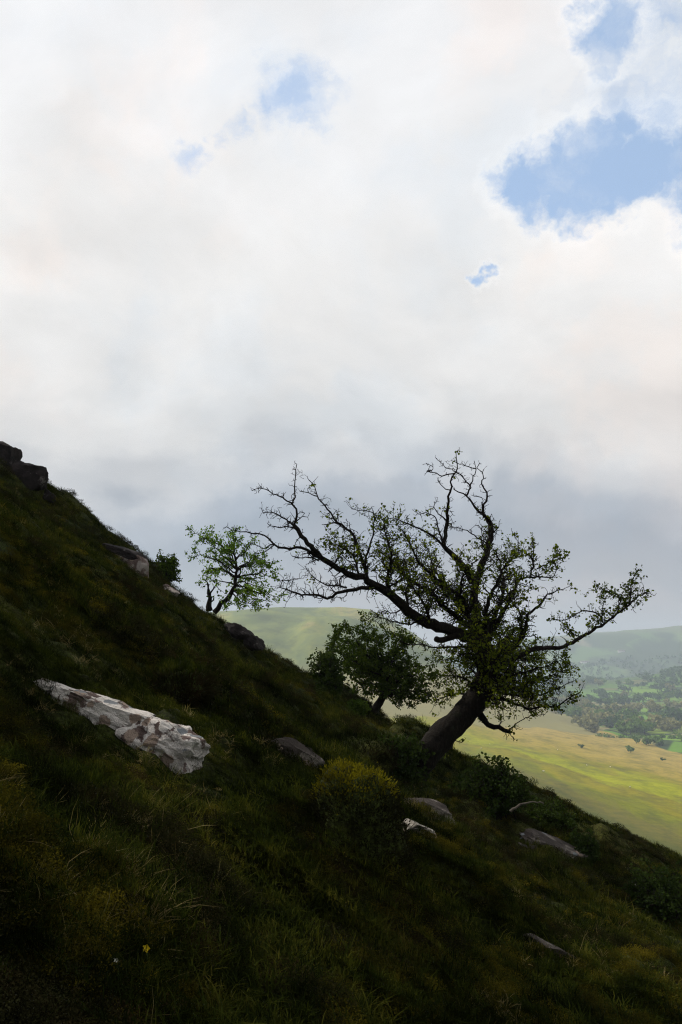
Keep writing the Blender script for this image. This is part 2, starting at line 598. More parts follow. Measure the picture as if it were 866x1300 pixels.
M['grass'] = leaf_mat('moor_grass', [(0.15, (.003, .004, .0015)), (0.38, (.007, .010, .0025)), (0.54, (.020, .027, .0045)), (0.70, (.048, .050, .008)), (0.90, (.10, .082, .018))], 0.25, 0.8, True)
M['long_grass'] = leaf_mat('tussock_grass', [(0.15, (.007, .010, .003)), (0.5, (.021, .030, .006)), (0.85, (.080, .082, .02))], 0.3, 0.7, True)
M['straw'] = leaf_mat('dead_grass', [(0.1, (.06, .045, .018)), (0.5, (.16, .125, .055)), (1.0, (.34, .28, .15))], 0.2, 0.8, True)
M['moss'] = leaf_mat('lit_yellow_moss', [(0.15, (.022, .019, .003)), (0.5, (.085, .075, .006)), (0.85, (.22, .185, .014))], 0.3, 1.2, True)  # brightened to carry the light on the hummock top
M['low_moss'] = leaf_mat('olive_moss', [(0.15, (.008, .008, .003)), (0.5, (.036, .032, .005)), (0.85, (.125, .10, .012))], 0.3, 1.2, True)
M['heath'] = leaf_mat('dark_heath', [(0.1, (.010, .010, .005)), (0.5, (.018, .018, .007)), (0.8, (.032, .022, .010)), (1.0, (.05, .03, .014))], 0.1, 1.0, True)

m, t, out = new_mat('hawthorn_bark')
P = wpos(t)
a, _ = t.noise(t.vmath('MULTIPLY', P, (1, 1, .4)), 22, 6, 0.65)
b, _ = t.noise(P, 3.0, 4, 0.6)
c = t.ramp(a, [(0.3, (.004, .0035, .003)), (0.55, (.010, .008, .006)), (0.75, (.024, .02, .016))])
c = t.mix(t.smap(b, 0.55, 0.7, 0, .5), c, (.02, .023, .012))
principled(t, out, c, 0.95, 0.1, bump(t, a, 1.0, 0.03))
M['bark'] = m

m, t, out = new_mat('bleached_wood')
P = wpos(t)
a, _ = t.noise(t.vmath('MULTIPLY', P, (1, 1, 1)), 18, 5, 0.6)
principled(t, out, t.ramp(a, [(0.3, (.04, .033, .027)), (0.7, (.13, .115, .09))]), 0.9, 0.1)
M['dead_wood'] = m


def stone_mat(name, dark, mid, light, lichen, amount, spot=6.0, rosettes=0.2):
    """rough stone with irregular crusts of lichen and a few round grey rosettes"""
    m, t, out = new_mat(name)
    P = t.node('ShaderNodeTexCoord').outputs['Object']
    _, w1 = t.noise(P, spot * .8, 5, 0.65)
    Pw = t.vmath('ADD', P, t.vmath('SCALE', t.vmath('SUBTRACT', w1, (.5, .5, .5)), scale=1.1 / spot))
    a, _ = t.noise(Pw, 5.0, 7, 0.65)
    g, _ = t.noise(P, 48.0, 5, 0.7)
    c = t.ramp(a, [(0.3, dark), (0.5, mid), (0.72, light)])
    cr, _ = t.noise(Pw, spot * .75, 6, 0.6)
    crust = t.smap(cr, 0.62 - amount * .36, 0.66 - amount * .36)
    tone, _ = t.noise(Pw, spot * .9, 3, 0.5)
    lc = t.ramp(tone, [(0.38, tuple(v * .55 for v in lichen)), (0.47, tuple(v * .85 for v in lichen)), (0.58, lichen)])
    lc = t.mix(t.smap(g, 0.4, 0.68, 0, .45), lc, t.mix(1.0, lc, (.5, .47, .44), 'MULTIPLY'))
    c = t.mix(crust, c, lc)
    vo = t.voronoi(Pw, spot * 1.0, 'F1', 1.0)
    sc_ = t.node('ShaderNodeSeparateColor')
    t.l.new(vo.outputs['Color'], sc_.inputs[0])
    ros = t.math('MULTIPLY', t.smap(vo.outputs['Distance'], 0.50, 0.44), t.smap(sc_.outputs[0], 1.0 - rosettes, 1.01 - rosettes))
    c = t.mix(ros, c, t.ramp(sc_.outputs[1], [(0.0, (.17, .18, .19)), (0.35, tuple(v * .9 for v in lichen)), (0.6, (.05, .045, .042)), (0.75, (.26, .20, .16))], 'CONSTANT'))
    h = t.math('ADD', t.math('MULTIPLY', a, 0.8), t.math('MULTIPLY', g, 0.35))
    h = t.math('ADD', h, t.math('MULTIPLY', crust, 0.06))
    principled(t, out, c, 0.92, 0.12, bump(t, h, 1.0, 0.06))
    return m


M['lichen_stone'] = stone_mat('lichen_stone', (.03, .022, .018), (.12, .085, .075), (.26, .20, .185), (.60, .56, .52), 0.50, 10.0, 0.7)
M['grey_stone'] = stone_mat('grey_stone', (.016, .013, .011), (.048, .039, .034), (.11, .092, .082), (.17, .15, .13), 0.12, 8.0)
M['dark_stone'] = stone_mat('dark_stone', (.006, .005, .005), (.015, .012, .012), (.034, .027, .026), (.10, .09, .085), 0.0, 3.5, 0.0)
M['pink_stone'] = stone_mat('pink_stone', (.05, .035, .03), (.13, .095, .085), (.24, .19, .175), (.27, .24, .22), 0.25, 4.0)
M['pale_stone'] = stone_mat('pale_stone', (.06, .055, .045), (.13, .12, .10), (.24, .22, .19), (.28, .26, .23), 0.4, 8.0)

for key, stops in {'tree_green': [(0.1, (.06, .115, .022)), (0.5, (.11, .18, .035)), (1.0, (.17, .24, .05))],
                   'tree_tan': [(0.1, (.13, .14, .055)), (0.5, (.21, .20, .085)), (1.0, (.30, .27, .12))],
                   'tree_dark': [(0.1, (.04, .08, .025)), (0.5, (.065, .115, .033)), (1.0, (.10, .15, .04))]}.items():
    M[key] = leaf_mat(key, stops, 0.2, 0.2)

m, t, out = new_mat('wool')
a, _ = t.noise(wpos(t), 6, 3, 0.6)
principled(t, out, t.ramp(a, [(0.3, (.55, .52, .45)), (0.7, (.75, .72, .65))]), 0.95, 0.05)
M['wool'] = m
m, t, out = new_mat('yellow_petal')
principled(t, out, (.75, .55, .02), 0.6, 0.2)
M['petal'] = m
m, t, out = new_mat('white_petal')
principled(t, out, (.7, .7, .62), 0.6, 0.2)
M['white_petal'] = m
m, t, out = new_mat('flower_stem')
principled(t, out, (.04, .07, .015), 0.7, 0.2)
M['stem'] = m

# ------------------------------------------------------------------ the setting
xs = np.unique(np.concatenate([np.linspace(-340, -60, 40), np.linspace(-60, -16, 60), np.linspace(-16, -7, 70), np.linspace(-7, 7, 190), np.linspace(7, 16, 80), np.linspace(16, 60, 50), np.linspace(60, 270, 40)]))
ys = np.unique(np.concatenate([np.linspace(-150, -12, 30), np.linspace(-12, 1.5, 40), np.linspace(1.5, 12, 150), np.linspace(12, 32, 180), np.linspace(32, 60, 50), np.linspace(60, 175, 40)]))
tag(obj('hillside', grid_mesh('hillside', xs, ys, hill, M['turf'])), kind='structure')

xs = np.unique(np.concatenate([-np.geomspace(20, 7000, 60), np.linspace(-20, 700, 150), np.geomspace(700, 7000, 90)]))
ys = np.unique(np.concatenate([np.linspace(-6800, -100, 30), np.linspace(-100, 1800, 200), np.geomspace(1800, 7000, 110)]))
tag(obj('valley', grid_mesh('valley', xs, ys, valley, M['valley'])), kind='structure')
tag(obj('far_hill', grid_mesh('far_hill', np.linspace(-2400, 560, 200), np.linspace(1150, 3400, 160), bluff, M['bluff'])), kind='structure')
tag(obj('distant_ridge', grid_mesh('distant_ridge', np.linspace(-1800, 5800, 200), np.linspace(3500, 6900, 90), ridge, M['ridge'])), kind='structure')


# ------------------------------------------------------------------ tree tools
class Tubes:
    def __init__(self):
        self.V, self.Q, self.T, self.n = [], [], [], 0

    def add(self, P, rad, sides=6, rough=0.0):
        P = [Vector(p) for p in P]
        n = len(P)
        if n < 2:
            return
        ref = None
        base = self.n
        for i in range(n):
            tg = (P[min(i + 1, n - 1)] - P[max(i - 1, 0)])
            if tg.length < 1e-7:
                tg = Vector((0, 0, 1))
            tg.normalize()
            if ref is None:
                ref = tg.orthogonal().normalized()
            ref = (ref - tg * ref.dot(tg))
            if ref.length < 1e-5:
                ref = tg.orthogonal()
            ref.normalize()
            bi = tg.cross(ref)
            for k in range(sides):
                a = 2 * math.pi * k / sides
                r = rad[i]
                if rough:
                    r *= 1 + rough * (mnoise.noise(Vector((math.cos(a) * 1.4, math.sin(a) * 1.4, i * .35))) + .5 * mnoise.noise(Vector((math.cos(a) * 4, math.sin(a) * 4, i * .5 + 9))))
                self.V.append(P[i] + (ref * math.cos(a) + bi * math.sin(a)) * r)
        for i in range(n - 1):
            for k in range(sides):
                k2 = (k + 1) % sides
                self.Q.append((base + i * sides + k, base + i * sides + k2, base + (i + 1) * sides + k2, base + (i + 1) * sides + k))
        self.V.append(P[-1])
        tip = base + n * sides
        for k in range(sides):
            self.T.append((base + (n - 1) * sides + k, base + (n - 1) * sides + (k + 1) % sides, tip))
        self.n = tip + 1

    def mesh(self, name, mat, origin):
        V = np.array([tuple(v) for v in self.V]) - np.array(tuple(origin))
        return make_mesh(name, V, self.T, self.Q, mat, True)


class Leaves:
    """folded leaves, built in one go"""
    def __init__(self):
        self.P, self.S = [], []

    def cluster(self, p, k, spread, size):
        for _ in range(k):
            self.P.append((p[0] + random.gauss(0, spread), p[1] + random.gauss(0, spread), p[2] + random.gauss(0, spread * .8)))
            self.S.append(size * random.uniform(.5, 1.45))

    def mesh(self, name, mat, origin, up=0.35):
        P = np.array(self.P) - np.array(tuple(origin))
        S = np.array(self.S)
        return leaf_mesh(name, P, S, mat, up)


def leaf_mesh(name, P, S, mat, up=0.35, wide=0.42):
    n = len(P)
    D = RNG.normal(size=(n, 3))
    D /= np.linalg.norm(D, axis=1, keepdims=True)
    N = RNG.normal(size=(n, 3)) + np.array([0, 0, up * 2])
    N -= D * (N * D).sum(1, keepdims=True)
    N /= np.linalg.norm(N, axis=1, keepdims=True) + 1e-9
    B = np.cross(D, N)
    s = S[:, None]
    v0 = P
    v1 = P + D * s * .38 + B * s * wide + N * s * .12
    v2 = P + D * s * .75 + B * s * wide * .8 + N * s * .05
    v3 = P + D * s
    v4 = P + D * s * .75 - B * s * wide * .8 + N * s * .05
    v5 = P + D * s * .38 - B * s * wide + N * s * .12
    V = np.stack([v0, v1, v2, v3, v4, v5], 1).reshape(-1, 3)
    i = np.arange(n)[:, None] * 6
    Q = np.concatenate([i + np.array([[0, 1, 2, 3]]), i + np.array([[0, 3, 4, 5]])])
    return make_mesh(name, V, quads=Q, mat=mat)


def smooth_path(pts, step, jit):
    """Catmull-Rom through 3D pts, resampled, made crooked"""
    pts = [Vector(p) for p in pts]
    ext = [pts[0] * 2 - pts[1]] + pts + [pts[-1] * 2 - pts[-2]]
    out = []
    for i in range(1, len(ext) - 2):
        a, b, c, d = ext[i - 1], ext[i], ext[i + 1], ext[i + 2]
        n = max(1, int((c - b).length / step))
        for k in range(n):
            s = k / n
            q = 0.5 * ((2 * b) + (c - a) * s + (2 * a - 5 * b + 4 * c - d) * s * s + (3 * b - a - 3 * c + d) * s ** 3)
            out.append(q)
    out.append(pts[-1])
    for i in range(1, len(out) - 1):
        out[i] = out[i] + Vector((random.gauss(0, jit), random.gauss(0, jit), random.gauss(0, jit)))
    return out


def grow(tw, lv, p, d, L, r, lvl, leaf, lsize, crook=0.34, upb=0.05, lk=(2, 5), step=0.055, subp=0.55):
    n = max(2, int(L / step))
    P = [Vector(p)]
    d = d.normalized()
    for i in range(n):
        d = (d + Vector((random.gauss(0, crook), random.gauss(0, crook), random.gauss(0, crook) + upb))).normalized()
        P.append(P[-1] + d * (L / n))
    rr = [max(0.0034, r * (1 - .7 * i / n)) for i in range(n + 1)]
    tw.add(P, rr, 4 if r > 0.009 else 3)
    for i in range(1, n + 1):
        if lvl > 0 and random.random() < subp:
            dd = (P[i] - P[i - 1]).normalized()
            side = dd.orthogonal().normalized()
            side.rotate(__import__('mathutils').Quaternion(dd, random.uniform(0, 6.283)))
            grow(tw, lv, P[i], dd * random.uniform(.2, .9) + side, L * random.uniform(.25, .55), r * .6, lvl - 1, leaf, lsize, crook, upb, lk, step, subp)
        if leaf and random.random() < leaf:
            lv.cluster(P[i], random.randint(*lk), .028, lsize)


def side_dirs(P, i):
    tg = (P[min(i + 1, len(P) - 1)] - P[max(i - 1, 0)]).normalized()
    s = tg.orthogonal().normalized()
    s.rotate(__import__('mathutils').Quaternion(tg, random.uniform(0, 6.283)))
    return tg, s


# ------------------------------------------------------------------ the leaning hawthorn
TREE_Y = 14.5
PXM = TREE_Y / F_PX
# (points in photo pixels, start radius px, end radius px, depth change m, leafiness, twig rate per px, twig length range m)
LIMBS = [
    ([(508, 1000), (534, 966), (565, 931), (594, 902), (611, 878), (619, 850), (616, 818)], 36, 21, 0.0, .12, .06, (.1, .35)),
    ([(613, 826), (600, 811), (589, 806), (562, 797), (529, 784), (511, 769), (495, 754), (476, 743), (462, 734), (445, 729), (425, 720), (408, 708), (394, 694), (383, 680), (373, 667)], 18, 4.2, -.9, .10, .13, (.06, .32)),
    ([(373, 667), (378, 653), (372, 641), (374, 626), (375, 611), (377, 589)], 3.2, .8, .1, 0, .16, (.03, .12)),
    ([(372, 641), (358, 632), (346, 626), (333, 620), (320, 623)], 2.0, .8, -.2, 0, .3, (.03, .10)),
    ([(373, 667), (363, 659), (354, 655), (345, 650), (334, 651)], 2.6, .9, .25, 0, .4, (.03, .14)),
    ([(376, 672), (362, 668), (352, 670), (340, 665)], 1.8, .8, .1, 0, .35, (.03, .10)),
    ([(408, 709), (395, 701), (383, 695), (362, 697), (348, 691), (341, 682), (328, 678), (312, 676), (300, 674), (288, 669)], 4.2, .7, -.3, 0, .18, (.03, .11)),
    ([(348, 691), (334, 695), (320, 690)], 1.6, .7, -.1, 0, .2, (.03, .08)),
    ([(348, 692), (337, 700), (326, 703)], 1.4, .7, .1, 0, .15, (.03, .08)),
    ([(405, 712), (392, 707), (380, 708), (371, 706)], 1.8, .8, .15, 0, .3, (.03, .12)),
    ([(466, 735), (456, 700), (445, 675), (428, 663), (416, 647), (404, 632), (400, 618), (392, 609)], 4.8, .9, .3, .05, .22, (.04, .2)),
    ([(403, 630), (396, 627), (381, 624)], 1.6, .7, -.1, 0, .25, (.03, .1)),
    ([(438, 670), (425, 664), (411, 666)], 1.6, .7, .1, 0, .3, (.03, .12)),
    ([(478, 745), (458, 747), (435, 751), (416, 759), (400, 755), (383, 755), (371, 751), (356, 745), (360, 737), (372, 736)], 5.5, .9, -.5, .02, .32, (.04, .22)),
    ([(440, 746), (424, 743), (412, 742), (398, 732), (389, 722)], 2.6, .8, .3, .02, .35, (.04, .18)),
    ([(420, 722), (432, 705), (440, 695), (455, 690)], 2.6, 1.0, .4, .2, .35, (.06, .25)),
    ([(466, 734), (464, 711), (472, 686), (475, 666), (474, 651), (454, 648), (446, 645)], 4.2, .7, .2, .16, .28, (.04, .22)),
    ([(495, 752), (492, 730), (497, 705), (492, 685), (486, 668)], 4.5, 1.2, -.4, .34, .3, (.08, .35)),
    ([(455, 728), (448, 705), (430, 692), (418, 690)], 3, 1.0, -.3, .32, .35, (.08, .3)),
    # upright middle limbs
    ([(617, 826), (604, 780), (602, 750), (610, 722), (617, 705), (624, 678), (618, 657)], 14, 5.5, .3, .16, .16, (.08, .35)),
    ([(618, 657), (603, 645), (592, 630), (576, 621)], 4, 1.1, .2, 0, .16, (.03, .09)),
    ([(592, 630), (597, 618), (601, 606), (604, 595), (602, 585)], 2.4, .8, -.1, 0, .14, (.03, .08)),
    ([(597, 618), (590, 609), (582, 601), (566, 593), (553, 581)], 1.8, .7, .1, 0, .22, (.03, .09)),
    ([(604, 595), (590, 591), (573, 585)], 1.3, .7, .1, 0, .22, (.03, .08)),
    ([(618, 657), (612, 645), (618, 636), (618, 625), (612, 615), (613, 601), (605, 595), (609, 588)], 3.4, .9, -.2, 0, .16, (.03, .09)),
    ([(600, 740), (590, 722), (580, 710), (564, 692), (566, 675), (567, 652), (571, 625), (575, 606), (580, 599), (579, 574)], 9, .8, -.4, .08, .16, (.04, .2)),
    ([(579, 600), (562, 604), (550, 600), (541, 599), (550, 595), (541, 588)], 1.7, .7, -.1, 0, .2, (.03, .09)),
    ([(571, 622), (559, 615), (556, 608)], 1.3, .7, -.1, 0, .2, (.03, .07)),
    ([(566, 660), (557, 652), (551, 645), (555, 636)], 1.7, .7, .1, 0, .25, (.03, .1)),
    ([(563, 690), (557, 672), (553, 658), (545, 652), (530, 652)], 2.5, .7, .3, .02, .3, (.03, .13)),
    ([(615, 700), (612, 689), (599, 678), (585, 671), (573, 668)], 2.2, .8, .1, .02, .25, (.03, .12)),
    ([(622, 690), (612, 678), (612, 668)], 1.6, .7, .1, .0, .2, (.03, .1)),
    ([(562, 692), (550, 681), (538, 673), (513, 664), (500, 657), (489, 660)], 3.2, .8, -.1, .18, .3, (.05, .22)),
    # tangle of inner limbs
    ([(606, 806), (585, 786), (564, 772), (545, 752), (529, 742), (506, 724), (492, 706), (480, 700)], 8.5, 1.4, .5, .3, .25, (.1, .42)),
    ([(600, 775), (580, 755), (556, 735), (536, 719), (524, 698), (517, 684), (510, 672)], 7, 1.2, -.7, .3, .25, (.1, .42)),
    ([(602, 790), (585, 772), (568, 748), (552, 722), (545, 702)], 6, 1.3, .9, .3, .25, (.1, .42)),
    ([(605, 800), (592, 770), (585, 748), (590, 728), (605, 712)], 6, 1.3, -1.1, .35, .25, (.1, .42)),
    ([(520, 776), (516, 752), (520, 735), (512, 715)], 4, 1.2, .4, .32, .3, (.1, .35)),
    ([(545, 790), (540, 768), (528, 752), (520, 738)], 4, 1.2, -.5, .32, .3, (.1, .35)),
    ([(540, 788), (518, 792), (500, 790), (480, 783), (464, 788)], 2.6, .8, -.2, .1, .3, (.05, .2)),
    ([(512, 772), (500, 778), (488, 776), (475, 780)], 1.8, .8, .2, .08, .3, (.05, .16)),
    ([(592, 808), (575, 808), (562, 812), (554, 811)], 8, 6, -.3, 0, .02, (.05, .1)),
    ([(605, 822), (587, 821), (552, 822), (532, 817), (518, 819), (500, 806)], 3.2, .8, .3, .14, .28, (.06, .22)),
    ([(617, 820), (618, 794), (620, 762), (632, 740), (640, 720), (652, 705)], 9, 1.4, -.8, .35, .22, (.1, .42)),
    ([(620, 815), (626, 787), (636, 762), (640, 742), (636, 720), (630, 700)], 8, 1.3, .7, .35, .22, (.1, .42)),
    # right side
    ([(626, 800), (640, 776), (648, 758), (655, 742), (664, 734), (684, 733), (704, 731), (705, 716)], 6.5, .9, .2, .32, .26, (.05, .22)),
    ([(672, 734), (677, 714), (668, 702), (660, 697), (649, 693)], 2.6, .8, -.2, .3, .3, (.04, .16)),
    ([(677, 714), (677, 700), (676, 685)], 1.8, .8, .1, .35, .3, (.03, .13)),
    ([(682, 722), (700, 713), (716, 707)], 2.0, .8, .2, .32, .3, (.03, .14)),
    ([(700, 713), (708, 704), (705, 696)], 1.4, .7, .0, .4, .3, (.03, .1)),
    ([(622, 848), (638, 838), (655, 819), (668, 802), (670, 781), (686, 768), (695, 755), (716, 748)], 9, .9, -.5, .2, .24, (.05, .25)),
    ([(655, 819), (662, 800), (660, 778), (650, 765), (655, 750)], 4, 1, -.4, .35, .28, (.08, .3)),
    ([(625, 852), (645, 842), (668, 828), (686, 823), (709, 822), (732, 813), (744, 805), (767, 791), (783, 779), (799, 768), (811, 757), (824, 751)], 8, 1.4, .6, .30, .14, (.05, .2)),
    ([(799, 768), (801, 752), (802, 738), (810, 725)], 1.8, .8, .1, .6, .35, (.03, .13)),
    ([(783, 779), (787, 760), (778, 752), (768, 750), (757, 745)], 2.0, .8, -.2, .6, .35, (.03, .14)),
    ([(790, 774), (797, 757), (806, 750)], 1.6, .8, .2, .65, .4, (.03, .14)),
    ([(766, 790), (756, 778), (735, 777), (719, 787), (700, 787)], 2.2, .8, .2, .35, .25, (.03, .14)),
    ([(765, 788), (765, 770), (770, 757)], 1.6, .8, -.1, .45, .3, (.03, .14)),
    ([(739, 810), (726, 803), (716, 796)], 1.7, .8, .1, .45, .35, (.03, .14)),
    ([(750, 803), (752, 793), (756, 788)], 1.2, .7, .1, .5, .35, (.03, .1)),
    # lower right skirt
    ([(622, 868), (650, 858), (675, 850), (692, 846), (706, 840), (719, 835)], 4.5, .8, -.5, .36, .3, (.08, .3)),
    ([(640, 862), (668, 868), (692, 860), (708, 853), (719, 851)], 3.5, .8, .5, .36, .3, (.08, .3)),
    ([(622, 878), (650, 882), (672, 884), (692, 881), (714, 870), (728, 865)], 4, .8, .2, .34, .3, (.08, .28)),
    ([(618, 886), (640, 888), (656, 894), (674, 900), (692, 895), (707, 897), (718, 889), (737, 878)], 4.5, 1.0, -.3, .32, .28, (.05, .22)),
    ([(628, 858), (648, 870), (668, 880), (684, 890)], 4, 1, -1.0, .36, .3, (.1, .32)),
    ([(628, 850), (650, 836), (674, 836), (694, 828)], 4, 1, 1.0, .36, .3, (.1, .32)),
    # lower left leaves and trunk sprouts
    ([(606, 876), (590, 862), (576, 858), (563, 858)], 3.5, .9, -.4, .45, .34, (.08, .26)),
    ([(603, 888), (585, 880), (568, 884), (551, 891)], 3.2, .9, .3, .45, .34, (.08, .24)),
    ([(610, 860), (592, 846), (575, 838), (558, 836)], 3.5, .9, .5, .42, .34, (.08, .28)),
    ([(612, 850), (596, 834), (584, 830)], 3.2, .9, -.7, .45, .34, (.08, .28)),
    ([(615, 842), (640, 822), (648, 800)], 4, 1, 1.1, .4, .3, (.1, .35)),
    ([(612, 838), (600, 820), (606, 790)], 4, 1, -1.3, .4, .3, (.1, .35)),
    ([(618, 862), (628, 840), (640, 826)], 4, 1, -1.2, .45, .3, (.1, .35)),
    ([(616, 872), (630, 872), (645, 878)], 4, 1, -.9, .45, .3, (.1, .32)),
    ([(610, 882), (625, 892), (640, 900)], 3.5, 1, -.6, .45, .3, (.08, .28)),
    ([(606, 902), (614, 912), (622, 921), (634, 924), (647, 929)], 9, 4.2, .1, .12, .1, (.05, .16)),
    ([(645, 928), (652, 922), (661, 915), (674, 909), (692, 907)], 1.6, .7, .2, .04, .1, (.03, .1)),
]
tw, lv, tr = Tubes(), Leaves(), Tubes()
placed = []     # (px, py, depth)
random.seed(11)
for li, (pts, r0, r1, dd, leaf, rate, (l0, l1)) in enumerate(LIMBS):
    if placed:
        q = min(placed, key=lambda a: (a[0] - pts[0][0]) ** 2 + (a[1] - pts[0][1]) ** 2)
        dep = q[2]
    else:
        dep = TREE_Y
    acc, tot = [0.0], 0.0
    for a, b in zip(pts, pts[1:]):
        tot += math.hypot(b[0] - a[0], b[1] - a[1])
        acc.append(tot)
    p3 = []
    for (px, py), s in zip(pts, acc):
        D = dep + dd * (s / tot) ** 1.2 + (random.gauss(0, .04) if li and s else 0)
        p3.append(at(px, py, D))
        placed.append((px, py, D))
    for (a, b, s0, s1) in zip(pts, pts[1:], acc, acc[1:]):
        for k in (.33, .66):
            placed.append((a[0] + (b[0] - a[0]) * k, a[1] + (b[1] - a[1]) * k, dep + dd * ((s0 + (s1 - s0) * k) / tot) ** 1.2))
    thick = r0 > 7
    path = smooth_path(p3, 0.07 if r0 > 3 else 0.05, 0.010 if thick else 0.008)
    n = len(path)
    r0, r1 = (r0 * .51, r1 * .58) if li == 0 else (r0 * .50, r1 * .60)
    rad = [PXM * (r1 + (r0 - r1) * (1 - i / (n - 1)) ** (1.25 if li else .8)) for i in range(n)]
    if li == 0:
        rad = [r * (1 + .45 * max(0, 1 - i / (n * .2)) ** 2) for i, r in enumerate(rad)]
    (tr if r0 > 1.9 else tw).add(path, rad, 14 if li == 0 else (9 if thick else 6), .16 if li == 0 else (.14 if thick else .1))
    for i in range(1, n):
        seg = (path[i] - path[i - 1]).length / PXM
        cnt = np.random.default_rng(li * 999 + i).poisson(rate * seg * (2.2 if leaf >= .3 else 2.0))
        for _ in range(int(cnt)):
            tg, s = side_dirs(path, i)
            L = random.uniform(l0, l1) * random.choice((.7, 1, 1, 1.3))
            grow(tw, lv, path[i], tg * random.uniform(.1, .9) + s, L, min(rad[i] * .6, .0055 + L * .026), 2 if L > .14 else 1, leaf * .38, .038, crook=.38, upb=.07, lk=(3, 7))
    if leaf >= .3:
        lv.cluster(path[-1], 8, .05, .042)
ORG = at(534, 966, TREE_Y)
main = empty('hawthorn_tree', ORG)
tag(main, 'gnarled windswept hawthorn leaning from a thick dark trunk, its long left limbs nearly bare', 'tree')
obj('trunk', tr.mesh('trunk', M['bark'], ORG), main)
tag(obj('twigs', tw.mesh('twigs', M['bark'], ORG), main), kind='stuff')
tag(obj('crown', lv.mesh('crown', M['hawthorn_leaf'], ORG), main), kind='stuff')


# ------------------------------------------------------------------ smaller trees on the slope
def small_tree(name, label, trunk_px, tips, Y, leafm, lsize, lk, leafp, seed, spread, r0, rate=.5, L=(.15, .5), sub=2, cat='tree'):
    random.seed(seed)
    pm = Y / F_PX
    tw, lv, tr = Tubes(), Leaves(), Tubes()
    base = [at(px, py, Y) for px, py in trunk_px]
    path = smooth_path(base, .08, .012)
    n = len(path)
    tr.add(path, [pm * r0 * (1.25 - .75 * i / (n - 1)) for i in range(n)], 9, .2)
    top = path[-1]
    for (px, py, k) in tips:
        e = at(px, py, Y + random.uniform(-spread, spread))
        s = path[max(1, int((n - 1) * k))]
        mid = s.lerp(e, .5) + Vector((random.gauss(0, .06), random.gauss(0, .06), random.gauss(0, .06) + .08))
        q = smooth_path([s, mid, e], .08, .018)
        m_ = len(q)
        rr = [pm * (r0 * .26 * (1 - i / (m_ - 1)) + .35) for i in range(m_)]
        tr.add(q, rr, 5, .1)
        for i in range(2, m_):
            for _ in range(int(np.random.default_rng(seed * 77 + i * 13 + int(px)).poisson(rate))):
                tg, sd = side_dirs(q, i)
                grow(tw, lv, q[i], tg * random.uniform(.4, 1.1) + sd, random.uniform(*L), .007, sub, leafp, lsize, .25, .06, lk, .08, .5)
        lv.cluster(e, 12, .06, lsize)
    o = empty(name, base[0])
    tag(o, label, cat)
    obj('trunk', tr.mesh('trunk', M['bark'], base[0]), o)
    tag(obj('twigs', tw.mesh('twigs', M['bark'], base[0]), o), kind='stuff')
    tag(obj('crown', lv.mesh('crown', leafm, base[0]), o), kind='stuff')
    return o


g = hill_hit(276, 772)
YL = max(g.y, 18.5)
YL = min(YL, 23.0)
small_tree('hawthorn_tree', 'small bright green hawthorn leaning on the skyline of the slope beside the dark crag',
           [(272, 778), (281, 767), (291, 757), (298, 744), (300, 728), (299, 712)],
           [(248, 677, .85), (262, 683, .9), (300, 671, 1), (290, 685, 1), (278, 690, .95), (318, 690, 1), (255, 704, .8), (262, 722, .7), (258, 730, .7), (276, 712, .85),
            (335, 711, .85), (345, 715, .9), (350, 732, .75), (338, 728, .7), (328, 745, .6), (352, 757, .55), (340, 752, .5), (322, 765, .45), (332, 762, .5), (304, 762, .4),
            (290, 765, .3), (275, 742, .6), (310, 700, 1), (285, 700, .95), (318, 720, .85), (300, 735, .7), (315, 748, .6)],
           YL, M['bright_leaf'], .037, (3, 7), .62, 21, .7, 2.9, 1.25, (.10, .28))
small_tree('bare_stump_sprout', 'thin half-bare sprouting stump at the foot of the small skyline hawthorn',
           [(266, 775), (266, 765), (264, 752)], [(262, 738, 1), (258, 745, .8), (268, 735, 1), (272, 758, .6), (280, 750, .8)],
           YL + .3, M['mid_leaf'], .05, (1, 2), .22, 25, .2, 3.6, .35, (.06, .2), 1, 'stump')

g = hill_hit(478, 905)
YM = min(max(g.y, 18.5), 23.0)
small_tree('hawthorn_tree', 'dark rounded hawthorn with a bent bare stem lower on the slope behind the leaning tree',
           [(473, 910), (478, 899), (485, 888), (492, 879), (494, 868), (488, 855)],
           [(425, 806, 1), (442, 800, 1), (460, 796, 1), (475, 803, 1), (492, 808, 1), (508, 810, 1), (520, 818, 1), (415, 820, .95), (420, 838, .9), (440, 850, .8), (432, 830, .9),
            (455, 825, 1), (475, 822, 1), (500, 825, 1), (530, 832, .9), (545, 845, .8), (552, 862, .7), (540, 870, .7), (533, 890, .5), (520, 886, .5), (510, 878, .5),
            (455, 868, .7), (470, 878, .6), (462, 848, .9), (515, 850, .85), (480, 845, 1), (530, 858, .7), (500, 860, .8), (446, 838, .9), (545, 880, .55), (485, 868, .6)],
           YM, M['dull_leaf'], .050, (3, 7), .8, 22, 1.0, 4.6, 1.5, (.14, .38))

BUSH_N = [0]


